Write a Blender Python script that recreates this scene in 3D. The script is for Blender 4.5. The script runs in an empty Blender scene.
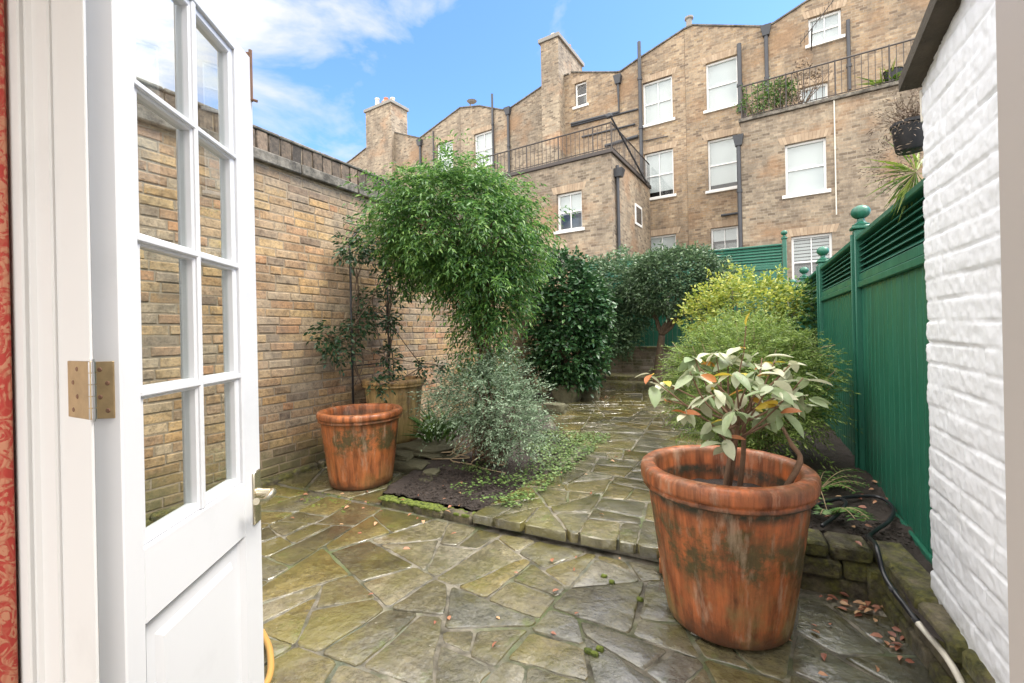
import bpy, math, random
import numpy as np
from mathutils import Vector, Matrix
from mathutils.geometry import tessellate_polygon
from mathutils import noise as mnoise
random.seed(7); rng = np.random.default_rng(7)
S = bpy.context.scene; COL = S.collection
R = math.radians
# ---------------------------------------------------------------- camera, world, sun, exposure
F, CX, CY, ROLL, TH, H = 450., 512., 333., R(1.2), R(27.7), 1.25
cam = bpy.data.cameras.new('camera'); cam.sensor_width = 36; cam.lens = F/1024*36
cam.shift_y = -8.5/1024; cam.clip_start = .02; cam.clip_end = 500
camo = bpy.data.objects.new('camera', cam); COL.objects.link(camo)
fw = Vector((-math.sin(TH), math.cos(TH), 0)); rt = Vector((math.cos(TH), math.sin(TH), 0)); up = Vector((0, 0, 1))
cx_ = rt*math.cos(ROLL) - up*math.sin(ROLL); cy_ = rt*math.sin(ROLL) + up*math.cos(ROLL)
m = Matrix((cx_, cy_, -fw)).transposed().to_4x4(); m.translation = (0, 0, H)
camo.matrix_world = m; S.camera = camo
SUN_EL, SUN_AZ = R(58), R(70)        # direction towards the sun, azimuth clockwise from +Y (garden axis)
w = bpy.data.worlds.new('World'); S.world = w; w.use_nodes = True
wn, wl = w.node_tree.nodes, w.node_tree.links
bg = wn['Background']; bg.inputs[1].default_value = .135
sky = wn.new('ShaderNodeTexSky'); sky.sky_type = 'NISHITA'; sky.sun_disc = False
sky.sun_elevation = SUN_EL; sky.sun_rotation = SUN_AZ; sky.dust_density = .6; sky.ozone_density = 1.6; sky.air_density = 1.0
tc = wn.new('ShaderNodeTexCoord')
sepw = wn.new('ShaderNodeSeparateXYZ'); wl.new(tc.outputs['Generated'], sepw.inputs[0])
mpw = wn.new('ShaderNodeMapping'); mpw.inputs['Scale'].default_value = (1, 1, 2.1); mpw.inputs['Location'].default_value = (.35, .1, .42)
wl.new(tc.outputs['Generated'], mpw.inputs[0])
n1 = wn.new('ShaderNodeTexNoise'); n1.inputs['Scale'].default_value = 3.4; n1.inputs['Detail'].default_value = 9; n1.inputs['Roughness'].default_value = .56
n1.inputs['Distortion'].default_value = .35
wl.new(mpw.outputs[0], n1.inputs[0])
# more cloud towards the garden's left (where the photo has its bank of cloud), clear above the terrace
dot = wn.new('ShaderNodeVectorMath'); dot.operation = 'DOT_PRODUCT'; wl.new(tc.outputs['Generated'], dot.inputs[0])
dot.inputs[1].default_value = Vector((-.86, .42, .32)).normalized()
mr = wn.new('ShaderNodeMapRange'); mr.inputs[1].default_value = .74; mr.inputs[2].default_value = .97; mr.inputs[3].default_value = -.15; mr.inputs[4].default_value = .04
wl.new(dot.outputs['Value'], mr.inputs[0])
ad = wn.new('ShaderNodeMath'); ad.operation = 'ADD'; wl.new(n1.outputs[0], ad.inputs[0]); wl.new(mr.outputs[0], ad.inputs[1])
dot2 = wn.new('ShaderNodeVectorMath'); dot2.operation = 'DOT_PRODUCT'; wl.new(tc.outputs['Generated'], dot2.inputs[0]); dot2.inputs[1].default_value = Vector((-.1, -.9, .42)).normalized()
mr2 = wn.new('ShaderNodeMapRange'); mr2.inputs[1].default_value = -.15; mr2.inputs[2].default_value = .35; mr2.inputs[3].default_value = 0; mr2.inputs[4].default_value = .30  # adds unseen cloud behind the camera for neutral fill light
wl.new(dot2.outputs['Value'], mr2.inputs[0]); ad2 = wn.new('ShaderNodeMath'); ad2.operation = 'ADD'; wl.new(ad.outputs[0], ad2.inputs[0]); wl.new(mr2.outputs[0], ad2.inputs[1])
mr3 = wn.new('ShaderNodeMapRange'); mr3.inputs[1].default_value = .595; mr3.inputs[2].default_value = .67; mr3.inputs[3].default_value = 0; mr3.inputs[4].default_value = .3  # adds unseen cloud overhead, above the view, for more fill light
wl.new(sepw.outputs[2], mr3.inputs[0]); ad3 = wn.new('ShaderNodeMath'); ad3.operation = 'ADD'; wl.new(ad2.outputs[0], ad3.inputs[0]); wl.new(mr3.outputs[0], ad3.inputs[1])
cr = wn.new('ShaderNodeValToRGB'); cr.color_ramp.elements[0].position = .47; cr.color_ramp.elements[1].position = .64
wl.new(ad3.outputs[0], cr.inputs[0])
mx = wn.new('ShaderNodeMix'); mx.data_type = 'RGBA'; wl.new(cr.outputs[0], mx.inputs['Factor'])
hs = wn.new('ShaderNodeMix'); hs.data_type = 'RGBA'; hs.blend_type = 'MULTIPLY'; hs.inputs['Factor'].default_value = 1; hs.inputs['B'].default_value = (.60, .80, 1.06, 1)
wl.new(sky.outputs[0], hs.inputs['A'])
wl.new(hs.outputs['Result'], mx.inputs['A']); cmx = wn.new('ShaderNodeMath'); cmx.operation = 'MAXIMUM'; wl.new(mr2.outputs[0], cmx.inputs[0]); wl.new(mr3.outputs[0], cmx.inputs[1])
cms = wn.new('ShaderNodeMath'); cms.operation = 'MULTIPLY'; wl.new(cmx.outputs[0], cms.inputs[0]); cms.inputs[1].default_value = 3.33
cmc = wn.new('ShaderNodeMix'); cmc.data_type = 'RGBA'; wl.new(cms.outputs[0], cmc.inputs['Factor']); cmc.inputs['A'].default_value = (2.5, 2.6, 2.75, 1); cmc.inputs['B'].default_value = (10.6, 10.2, 9.7, 1)  # added unseen clouds are far brighter than visible ones, to light the garden
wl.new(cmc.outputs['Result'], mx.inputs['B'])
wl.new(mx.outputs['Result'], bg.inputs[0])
sl = bpy.data.lights.new('sun', 'SUN'); sl.energy = 1.9; sl.angle = R(24); sl.color = (1, .95, .88)
so = bpy.data.objects.new('sun', sl); COL.objects.link(so)
sd = Vector((math.sin(SUN_AZ)*math.cos(SUN_EL), math.cos(SUN_AZ)*math.cos(SUN_EL), math.sin(SUN_EL)))
so.rotation_euler = sd.to_track_quat('Z', 'Y').to_euler()
S.view_settings.view_transform = 'Standard'; S.view_settings.look = 'None'; S.view_settings.gamma = 1
S.view_settings.use_curve_mapping = False; S.view_settings.exposure = 1.5

# ---------------------------------------------------------------- unprojection onto real planes
def ray(px, py):
    u, v = px-CX, CY-py
    a = (u*math.cos(ROLL)+v*math.sin(ROLL))/F; b = (-u*math.sin(ROLL)+v*math.cos(ROLL))/F
    return Vector((a*math.cos(TH)-math.sin(TH), math.cos(TH)+a*math.sin(TH), b))
def PZ(px, py, z=0): r = ray(px, py); t = (z-H)/r.z; return Vector((r.x*t, r.y*t, z))
def PX(px, py, x): r = ray(px, py); t = x/r.x; return Vector((x, r.y*t, H+r.z*t))
def PY(px, py, y): r = ray(px, py); t = y/r.y; return Vector((r.x*t, y, H+r.z*t))

# ---------------------------------------------------------------- object helpers
def link(o, parent=None):
    COL.objects.link(o)
    if parent is not None: o.parent = parent
    return o
def tag(o, label=None, cat=None, group=None, kind=None):
    if label: o['label'] = label
    if cat: o['category'] = cat
    if group: o['group'] = group
    if kind: o['kind'] = kind
    return o
def empty(name, loc=(0, 0, 0), rz=0, label=None, cat=None, group=None, kind=None):
    o = bpy.data.objects.new(name, None); link(o); o.location = loc; o.rotation_euler = (0, 0, rz)
    o.empty_display_size = .1
    return tag(o, label, cat, group, kind)
class MB:
    def __init__(s): s.v = []; s.f = []; s.mi = []; s.cur = 0
    def add(s, vs, fs):
        n = len(s.v); s.v += [tuple(v) for v in vs]; s.f += [tuple(i+n for i in f) for f in fs]; s.mi += [s.cur]*len(fs); return s
    def box(s, a, b):
        x0, y0, z0 = a; x1, y1, z1 = b
        return s.add([(x0,y0,z0),(x1,y0,z0),(x1,y1,z0),(x0,y1,z0),(x0,y0,z1),(x1,y0,z1),(x1,y1,z1),(x0,y1,z1)],
                     [(0,3,2,1),(4,5,6,7),(0,1,5,4),(1,2,6,5),(2,3,7,6),(3,0,4,7)])
    def bbox(s, a, b, r=.004):      # bevelled box (chamfered edges)
        a = [min(p, q) for p, q in zip(a, b)] and tuple(min(p, q) for p, q in zip(a, b)), tuple(max(p, q) for p, q in zip(a, b))
        lo, hi = a
        r = min([r]+[(hi[i]-lo[i])*.45 for i in range(3)])
        vs = []; idx = {}
        for ax in range(3):
            for sx in (0, 1):
                for sy in (0, 1):
                    for sz in (0, 1):
                        c = [(lo[0]+r, hi[0]-r)[sx], (lo[1]+r, hi[1]-r)[sy], (lo[2]+r, hi[2]-r)[sz]]
                        k = (sx, sy, sz)[ax]; c[ax] = (lo[ax], hi[ax])[k]
                        idx[(ax, sx, sy, sz)] = len(vs); vs.append(tuple(c))
        fs = []
        for ax in range(3):
            o1, o2 = [q for q in range(3) if q != ax]
            for k in (0, 1):
                q = []
                for (i, j) in ((0,0),(1,0),(1,1),(0,1)):
                    key = [0,0,0]; key[ax] = k; key[o1] = i; key[o2] = j; q.append(idx[(ax, *key)])
                if (k == 0) ^ (ax == 1): q = q[::-1]
                fs.append(tuple(q))
        for ax in range(3):           # edges parallel to ax
            o1, o2 = [q for q in range(3) if q != ax]
            for i in (0, 1):
                for j in (0, 1):
                    k0 = [0,0,0]; k0[o1] = i; k0[o2] = j; k1 = list(k0); k1[ax] = 1
                    fs.append((idx[(o1, *k0)], idx[(o1, *k1)], idx[(o2, *k1)], idx[(o2, *k0)]))
        for sx in (0,1):
            for sy in (0,1):
                for sz in (0,1): fs.append((idx[(0,sx,sy,sz)], idx[(1,sx,sy,sz)], idx[(2,sx,sy,sz)]))
        return s.add(vs, fs)
    def tube(s, pts, rad, n=8, caps=True):
        pts = [Vector(p) for p in pts]
        if not hasattr(rad, '__len__'): rad = [rad]*len(pts)
        vs = []; ref = None
        for i, p in enumerate(pts):
            d = (pts[min(i+1, len(pts)-1)] - pts[max(i-1, 0)]).normalized()
            if ref is None: ref = Vector((0, 0, 1)) if abs(d.z) < .9 else Vector((1, 0, 0))
            u = d.cross(ref); u = u.normalized() if u.length > 1e-6 else d.orthogonal().normalized(); v = d.cross(u).normalized(); ref = -v if False else u.cross(d)
            for k in range(n):
                a = 2*math.pi*k/n; vs.append(p+(u*math.cos(a)+v*math.sin(a))*rad[i])
        fs = [(i*n+k, i*n+(k+1) % n, (i+1)*n+(k+1) % n, (i+1)*n+k) for i in range(len(pts)-1) for k in range(n)]
        if caps: fs += [tuple(range(n))[::-1], tuple((len(pts)-1)*n+k for k in range(n))]
        return s.add(vs, fs)
    def lathe(s, prof, n=48, c=(0, 0, 0), wob=0, sd=0):
        vs = []
        for i, (r, z) in enumerate(prof):
            for k in range(n):
                a = 2*math.pi*k/n; rr = r*(1+wob*math.sin(2*a+sd)+wob*.6*math.sin(3*a+sd*2+z*3))
                vs.append((c[0]+rr*math.cos(a), c[1]+rr*math.sin(a), c[2]+z))
        fs = [(i*n+k, i*n+(k+1) % n, (i+1)*n+(k+1) % n, (i+1)*n+k) for i in range(len(prof)-1) for k in range(n)]
        return s.add(vs, fs)
    def prism(s, outer, holes, d0, d1):   # polygon in (s,z), extruded along local y from d0 to d1
        rings = [outer]+list(holes); allp = [p for r in rings for p in r]; N = len(allp)
        tris = tessellate_polygon([[Vector((p[0], p[1], 0)) for p in r] for r in rings])
        vs = [(p[0], d0, p[1]) for p in allp]+[(p[0], d1, p[1]) for p in allp]
        fs = [tuple(t) for t in tris]+[tuple(i+N for i in t[::-1]) for t in tris]
        o = 0
        for r in rings:
            n = len(r); fs += [(o+i, o+(i+1) % n, o+(i+1) % n+N, o+i+N) for i in range(n)]; o += n
        return s.add(vs, fs)
    def xf(s, M, start=0):
        s.v[start:] = [tuple(M @ Vector(v)) for v in s.v[start:]]; return s
    def build(s, name, mats, parent=None, smooth=False, recalc=True):
        me = bpy.data.meshes.new(name); me.from_pydata(s.v, [], s.f); me.validate()
        if not isinstance(mats, (list, tuple)): mats = [mats]
        for mt in mats: me.materials.append(mt)
        if len(mats) > 1 and len(me.polygons) == len(s.mi): me.polygons.foreach_set('material_index', s.mi)
        if recalc:
            import bmesh
            b = bmesh.new(); b.from_mesh(me); bmesh.ops.recalc_face_normals(b, faces=b.faces); b.to_mesh(me); b.free()
        if smooth:
            me.polygons.foreach_set('use_smooth', [True]*len(me.polygons))
            if smooth != 'all': me.set_sharp_from_angle(angle=R(40))
        me.update()
        o = bpy.data.objects.new(name, me); return link(o, parent)
def copy_tree(o, parent=None):
    c = o.copy(); COL.objects.link(c)
    if parent is not None: c.parent = parent
    for ch in list(o.children): copy_tree(ch, c)
    return c

# ---------------------------------------------------------------- material helpers
class NT:
    def __init__(s, name):
        s.m = bpy.data.materials.new(name); s.m.use_nodes = True; s.n = s.m.node_tree.nodes; s.l = s.m.node_tree.links
        s.b = s.n['Principled BSDF']; s.out = s.n['Material Output']; s._tc = None
    def tc(s, o='Object'):
        if not s._tc: s._tc = s.n.new('ShaderNodeTexCoord')
        return s._tc.outputs[o]
    def set(s, sock, v):
        if v is None: return
        if isinstance(v, bpy.types.NodeSocket): s.l.new(v, sock)
        elif isinstance(v, (tuple, list)) and len(v) == 3 and sock.type == 'RGBA': sock.default_value = (*v, 1)
        else: sock.default_value = v
    def noise(s, scale=5, detail=6, rough=.6, vec=None, dist=0, sc=None, out=0):
        n = s.n.new('ShaderNodeTexNoise'); n.inputs['Scale'].default_value = scale; n.inputs['Detail'].default_value = detail
        n.inputs['Roughness'].default_value = rough; n.inputs['Distortion'].default_value = dist
        v = vec or s.tc()
        if sc: v = s.map(v, sc)
        s.l.new(v, n.inputs['Vector']); return n.outputs[out]
    def map(s, v, sc=(1,1,1), loc=(0,0,0), rot=(0,0,0)):
        mp = s.n.new('ShaderNodeMapping'); mp.inputs['Scale'].default_value = sc; mp.inputs['Location'].default_value = loc; mp.inputs['Rotation'].default_value = rot
        s.l.new(v, mp.inputs[0]); return mp.outputs[0]
    def vor(s, scale=5, vec=None, feat='F1', out=0, rnd=1):
        n = s.n.new('ShaderNodeTexVoronoi'); n.feature = feat; n.inputs['Scale'].default_value = scale; n.inputs['Randomness'].default_value = rnd
        s.l.new(vec or s.tc(), n.inputs['Vector']); return n.outputs[out]
    def ramp(s, fac, stops, interp='LINEAR'):
        n = s.n.new('ShaderNodeValToRGB'); n.color_ramp.interpolation = interp
        e = n.color_ramp.elements
        while len(e) > 1: e.remove(e[-1])
        e[0].position = stops[0][0]; c = stops[0][1]; e[0].color = (c, c, c, 1) if not hasattr(c, '__len__') else (*c, 1)
        for p, c in stops[1:]:
            q = e.new(p); q.color = (c, c, c, 1) if not hasattr(c, '__len__') else (*c, 1)
        s.l.new(fac, n.inputs[0]); return n.outputs[0]
    def mix(s, f, a, b, mode='MIX'):
        n = s.n.new('ShaderNodeMix'); n.data_type = 'RGBA'; n.blend_type = mode
        s.set(n.inputs['Factor'], f); s.set(n.inputs['A'], a); s.set(n.inputs['B'], b); return n.outputs['Result']
    def math(s, op, a, b=None, c=None, clamp=False):
        n = s.n.new('ShaderNodeMath'); n.operation = op; n.use_clamp = clamp
        s.set(n.inputs[0], a); s.set(n.inputs[1], b)
        if c is not None: s.set(n.inputs[2], c)
        return n.outputs[0]
    def sep(s, v=None):
        n = s.n.new('ShaderNodeSeparateXYZ'); s.l.new(v or s.tc(), n.inputs[0]); return n.outputs
    def mrange(s, v, a, b, c=0, d=1):
        n = s.n.new('ShaderNodeMapRange'); s.set(n.inputs[0], v)
        for i, q in enumerate((a, b, c, d)): n.inputs[i+1].default_value = q
        return n.outputs[0]
    def island(s): return s.n.new('ShaderNodeNewGeometry').outputs['Random Per Island']
    def bump(s, h, strength=.4, dist=.01, prev=None):
        n = s.n.new('ShaderNodeBump'); n.inputs['Strength'].default_value = strength; n.inputs['Distance'].default_value = dist
        s.l.new(h, n.inputs['Height'])
        if prev: s.l.new(prev, n.inputs['Normal'])
        return n.outputs[0]
    def fin(s, col=None, rough=.6, metal=0, normal=None, spec=None, coat=None):
        s.set(s.b.inputs['Base Color'], col); s.set(s.b.inputs['Roughness'], rough); s.b.inputs['Metallic'].default_value = metal
        if normal: s.l.new(normal, s.b.inputs['Normal'])
        if spec is not None: s.set(s.b.inputs['Specular IOR Level'], spec)
        if coat: s.b.inputs['Coat Weight'].default_value = coat; s.b.inputs['Coat Roughness'].default_value = .12
        return s.m

def m_plain(name, col, rough=.5, metal=0, var=.15, sc=6, bump=.1, bd=.003):
    t = NT(name); n = t.noise(sc, 6, .6)
    c = t.mix(n, tuple(x*(1-var) for x in col), tuple(min(1, x*(1+var)) for x in col))
    return t.fin(c, rough, metal, t.bump(t.noise(sc*6, 5), bump, bd))
def m_leaf(name, stops, rough=.42, trans=.25, vein=0, spec=.5):
    t = NT(name); r = t.island(); n = t.noise(3.5, 3, .5)
    f = t.math('ADD', t.math('MULTIPLY', r, .72), t.math('MULTIPLY', n, .28))
    c = t.ramp(f, stops)
    c = t.mix(.35, c, t.ramp(t.noise(60, 3), [(.3, .55), (.7, 1.0)]), 'MULTIPLY')
    t.fin(c, rough, spec=spec)
    tr = t.n.new('ShaderNodeBsdfTranslucent'); t.l.new(c, tr.inputs[0])
    ms = t.n.new('ShaderNodeMixShader'); ms.inputs[0].default_value = trans
    t.l.new(t.b.outputs[0], ms.inputs[1]); t.l.new(tr.outputs[0], ms.inputs[2]); t.l.new(ms.outputs[0], t.out.inputs[0])
    return t.m

def m_brick_geo(name='old_brick'):        # individual modelled bricks: colour per brick
    t = NT(name); r = t.island()
    c = t.ramp(r, [(0, (.28,.175,.10)), (.13, (.50,.31,.13)), (.27, (.54,.40,.20)), (.38, (.38,.23,.13)), (.48, (.48,.38,.24)), (.6, (.50,.25,.11)),
                   (.68, (.42,.35,.25)), (.76, (.53,.35,.15)), (.84, (.26,.19,.13)), (.92, (.50,.42,.29)), (1, (.15,.115,.09))])
    c = t.mix(.28, c, (.36,.245,.15)); n = t.noise(22, 8, .7); c = t.mix(.9, c, t.ramp(n, [(.3, (.35,.31,.28)), (.5, (.95,.95,.95)), (.7, (1.3,1.22,1.1))]), 'MULTIPLY'); c = t.mix(.55, c, t.ramp(t.noise(75, 5, .7), [(.34, (.35,.3,.28)), (.5, (1,1,1)), (.7, (1.3,1.25,1.2))]), 'MULTIPLY')
    pale = t.ramp(t.noise(1.3, 5, .65), [(.47, 0), (.7, .35)]); c = t.mix(pale, c, (.52,.46,.36))
    c = t.mix(t.ramp(t.noise(13, 7, .75), [(.56, 0), (.66, .6)]), c, (.36,.30,.21))
    dark = t.ramp(t.noise(3.3, 7, .7, sc=(1, 1, 1.6)), [(.52, 0), (.72, .65)]); c = t.mix(dark, c, (.13,.11,.095))
    c = t.mix(1, c, t.ramp(t.noise(2.2, 8, .7), [(.36, (.62,.60,.58)), (.62, (1.04,1.02,1.0))]), 'MULTIPLY')
    z = t.sep()[2]
    low = t.math('MULTIPLY', t.mrange(t.math('ADD', z, t.math('MULTIPLY', t.noise(4, 6), -.9)), .0, -.42, 0, 1), .85, clamp=True)
    c = t.mix(low, c, t.mix(t.noise(9, 5), (.06,.055,.035), (.17,.165,.06)))
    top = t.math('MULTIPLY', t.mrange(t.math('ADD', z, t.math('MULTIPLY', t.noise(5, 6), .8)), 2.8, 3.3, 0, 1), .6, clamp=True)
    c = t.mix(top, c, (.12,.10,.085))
    b = t.bump(t.noise(60, 8, .75), .55, .004, t.bump(t.noise(14, 6, .6), .5, .01))
    return t.fin(c, t.ramp(n, [(.3, .95), (.8, .75)]), normal=b)
def m_brick_tex(name, pal, mortar=(.42,.38,.32), sc=1, patch=(.36,.22,.12), patchz=None):
    t = NT(name)
    o = t.sep(); nr = t.sep(t.tc('Normal')); ax = t.math('GREATER_THAN', t.math('ABSOLUTE', nr[0]), .7)
    u = t.math('ADD', t.math('MULTIPLY', o[0], t.math('SUBTRACT', 1, ax)), t.math('MULTIPLY', o[1], ax))
    cb = t.n.new('ShaderNodeCombineXYZ'); t.l.new(u, cb.inputs[0]); t.l.new(o[2], cb.inputs[1])
    v = cb.outputs[0]
    dn = t.noise(2.0, 3, .5, out=1); vm = t.n.new('ShaderNodeVectorMath'); vm.operation = 'MULTIPLY_ADD'; t.l.new(dn, vm.inputs[0]); vm.inputs[1].default_value = (.02,.03,.0); t.l.new(v, vm.inputs[2]); v = vm.outputs[0]
    bt = t.n.new('ShaderNodeTexBrick'); t.l.new(v, bt.inputs[0]); bt.inputs['Scale'].default_value = sc
    bt.inputs['Color1'].default_value = (0,0,0,1); bt.inputs['Color2'].default_value = (1,1,1,1); bt.inputs['Mortar'].default_value = (.5,.5,.5,1)
    bt.inputs['Mortar Size'].default_value = .007; bt.inputs['Mortar Smooth'].default_value = .3; bt.inputs['Brick Width'].default_value = .19; bt.inputs['Row Height'].default_value = .0755
    c = t.ramp(bt.outputs['Color'], pal)
    c = t.mix(t.math('MULTIPLY', bt.outputs['Fac'], .8), c, mortar)
    big = t.ramp(t.noise(.45, 6, .6), [(.38, (.72,.70,.68)), (.6, (1.12,1.08,1.02))]); c = t.mix(.85, c, big, 'MULTIPLY')
    st = t.ramp(t.noise(1.1, 8, .75, sc=(1.3,1.3,.5)), [(.46, 0), (.66, .75)]); c = t.mix(st, c, (.17,.135,.105))
    pt = t.ramp(t.noise(.6, 5, .6, sc=(1,1,1.4)), [(.52, 0), (.66, .6)]); c = t.mix(pt, c, patch)
    c = t.mix(.6, c, t.ramp(t.noise(9, 7, .75), [(.34, .5), (.66, 1.1)]), 'MULTIPLY'); c = t.mix(1, c, (.86,.84,.82), 'MULTIPLY')
    b = t.bump(t.math('SUBTRACT', 1, bt.outputs['Fac']), .5, .01, t.bump(t.noise(30, 5), .4, .006))
    return t.fin(c, .9, normal=b)
def m_flag(name='wet_flagstone'):
    t = NT(name); r = t.island(); P = t.tc()
    c = t.ramp(r, [(0, (.135,.11,.04)), (.17, (.165,.135,.055)), (.34, (.075,.068,.04)), (.5, (.21,.195,.15)), (.66, (.12,.10,.045)), (.83, (.10,.10,.085)), (1, (.18,.155,.085))])
    o = t.sep()
    c = t.mix(.8, c, t.ramp(t.noise(7, 9, .72), [(.32, (.38,.35,.28)), (.5, (1,1,1)), (.68, (1.6,1.58,1.5))]), 'MULTIPLY')
    c = t.mix(.75, c, t.ramp(t.noise(34, 8, .75), [(.34, (.45,.42,.38)), (.5, (1,1,1)), (.68, (1.7,1.65,1.55))]), 'MULTIPLY')
    # blue-grey patches nearer the door, mossy olive towards the wall
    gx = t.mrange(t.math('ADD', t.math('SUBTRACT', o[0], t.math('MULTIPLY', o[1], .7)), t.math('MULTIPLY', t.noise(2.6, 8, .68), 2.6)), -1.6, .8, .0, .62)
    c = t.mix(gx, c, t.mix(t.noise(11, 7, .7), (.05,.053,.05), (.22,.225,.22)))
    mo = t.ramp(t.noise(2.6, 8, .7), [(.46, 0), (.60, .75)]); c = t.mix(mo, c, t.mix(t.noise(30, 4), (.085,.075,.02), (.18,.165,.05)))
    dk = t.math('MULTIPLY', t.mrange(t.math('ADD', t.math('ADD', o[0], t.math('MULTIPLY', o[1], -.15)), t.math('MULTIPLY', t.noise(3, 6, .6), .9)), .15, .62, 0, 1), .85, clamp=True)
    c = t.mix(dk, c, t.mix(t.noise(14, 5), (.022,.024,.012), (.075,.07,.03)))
    gr = t.ramp(t.noise(5, 7, .65, sc=(1,1,1)), [(.60, 0), (.70, .7)]); c = t.mix(gr, c, (.10,.13,.03))
    sp = t.ramp(t.vor(26, out=0), [(.05, .8), (.10, 0)]); spm = t.ramp(t.noise(8, 3), [(.52, 0), (.6, 1)])
    c = t.mix(t.math('MULTIPLY', sp, spm), c, (.42,.40,.33))
    n = t.noise(5.5, 7, .6); rg = t.ramp(n, [(.40, .03), (.5, .10), (.64, .30)])
    b = t.bump(t.noise(70, 5, .6), .35, .004, t.bump(t.noise(13, 8, .62), 1, .02))
    c = t.mix(1, c, t.ramp(t.noise(1.4, 6, .6), [(.38, (.62,.63,.60)), (.62, (1.12,1.10,1.04))]), 'MULTIPLY')
    t.fin(c, rg, normal=b, spec=.8)          # a film of rain water over the stone: smoother than the stone under it
    film = t.bump(t.noise(11, 6, .6), .55, .012, t.bump(t.noise(45, 4, .6), .25, .003))
    t.set(t.b.inputs['Coat Weight'], t.ramp(t.noise(2.4, 7, .62, vec=t.map(P, loc=(7,2,1))), [(.40, .25), (.52, 1)])); t.b.inputs['Coat Roughness'].default_value = .05; t.b.inputs['Coat IOR'].default_value = 1.6
    t.l.new(film, t.b.inputs['Coat Normal']); return t.m
def m_terra(name, a, b_, green=.5, h=.65, band=1.0, dark=.6, loc=(0,0,0)):
    t = NT(name); P = t.map(t.tc(), loc=loc); z = t.sep()[2]
    c = t.mix(t.noise(5, 7, .65, vec=P), a, b_)
    st = t.noise(1, 6, .65, vec=P, sc=(22, 22, 1.1)); c = t.mix(.8, c, t.ramp(st, [(.36, (.22,.17,.11)), (.5, (.95,.95,.95)), (.64, (1.6,1.5,1.35))]), 'MULTIPLY')
    wob = t.math('ADD', z, t.math('MULTIPLY', t.math('SUBTRACT', t.noise(4.5, 7, .7, vec=P), .5), .45))
    # olive algae film over the foot and in a belt at mid height, worn away between
    foot = t.ramp(t.math('DIVIDE', wob, h), [(.05, green*.9), (.30, green*.6), (.44, 0)])
    fm = t.ramp(t.noise(3.2, 8, .7, vec=P, sc=(1, 1, .7)), [(.44, .05), (.56, 1)])
    c = t.mix(t.math('MULTIPLY', foot, fm), c, t.mix(t.noise(30, 5, vec=P), (.11,.10,.03), (.30,.25,.10)))
    belt = t.ramp(t.math('DIVIDE', wob, h), [(.36, 0), (.48, dark), (.70, dark*.9), (.82, 0)])
    bm = t.ramp(t.noise(4.2, 9, .76, vec=P), [(.43, 0), (.53, 1)])
    c = t.mix(t.math('MULTIPLY', belt, bm), c, t.mix(t.noise(40, 4, vec=P), (.025,.024,.012), (.10,.09,.03)))
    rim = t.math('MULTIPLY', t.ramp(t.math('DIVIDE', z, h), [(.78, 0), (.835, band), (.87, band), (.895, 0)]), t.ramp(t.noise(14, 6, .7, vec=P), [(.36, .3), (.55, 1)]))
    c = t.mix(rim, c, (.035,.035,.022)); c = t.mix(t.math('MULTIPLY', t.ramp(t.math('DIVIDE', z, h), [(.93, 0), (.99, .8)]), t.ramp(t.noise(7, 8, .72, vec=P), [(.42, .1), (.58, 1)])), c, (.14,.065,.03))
    wh = t.ramp(t.noise(2.6, 6, .7, vec=P, sc=(6, 6, 1.2)), [(.54, 0), (.68, .45)]); c = t.mix(wh, c, (.50,.36,.25))
    c = t.mix(t.ramp(t.math('DIVIDE', wob, h), [(-.1, .9), (.12, 0)]), c, (.09,.035,.015))
    b = t.bump(t.noise(50, 7, .7), .4, .003, t.bump(t.noise(8, 5), .5, .012))
    return t.fin(c, t.ramp(t.noise(9, 5, vec=P), [(.38, .34), (.62, .75)]), normal=b)
MAT = {}
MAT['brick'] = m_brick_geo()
YEL = [(0, (.20,.15,.11)), (.2, (.37,.285,.195)), (.4, (.46,.37,.26)), (.55, (.40,.285,.18)), (.7, (.55,.45,.32)), (.85, (.30,.23,.165)), (1, (.47,.35,.21))]
GRY = [(0, (.18,.145,.11)), (.25, (.35,.295,.22)), (.5, (.46,.395,.30)), (.7, (.30,.25,.19)), (.85, (.54,.46,.35)), (1, (.38,.29,.20))]
MAT['stock'] = m_brick_tex('yellow_stock_brick', YEL)
MAT['greystock'] = m_brick_tex('weathered_stock_brick', GRY, patch=(.40,.24,.13))
MAT['chimbrick'] = m_brick_tex('chimney_brick', GRY, patch=(.5,.3,.17))
MAT['mortar'] = m_plain('lime_mortar', (.27,.215,.15), .95, var=.4, sc=5, bump=.6, bd=.01)
t = NT('dark_coping_brick'); c = t.ramp(t.island(), [(0, (.05,.042,.035)), (.4, (.12,.09,.065)), (.7, (.075,.062,.05)), (1, (.19,.14,.10))])
c = t.mix(.8, c, t.ramp(t.noise(26, 8, .72), [(.35, (.4,.4,.4)), (.5, (1,1,1)), (.7, (1.9,1.8,1.7))]), 'MULTIPLY'); MAT['coping'] = t.fin(c, .9, normal=t.bump(t.noise(40, 8, .75), .8, .008))
t = NT('stone_course'); c = t.mix(t.ramp(t.noise(10, 9, .75), [(.36, 0), (.66, 1)]), (.05,.045,.038), (.25,.225,.185)); c = t.mix(t.ramp(t.noise(3, 6, .7), [(.5, 0), (.62, .6)]), c, (.045,.04,.03)); MAT['stonecop'] = t.fin(c, .9, normal=t.bump(t.noise(30, 8, .75), .8, .01))
MAT['flag'] = m_flag()
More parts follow.
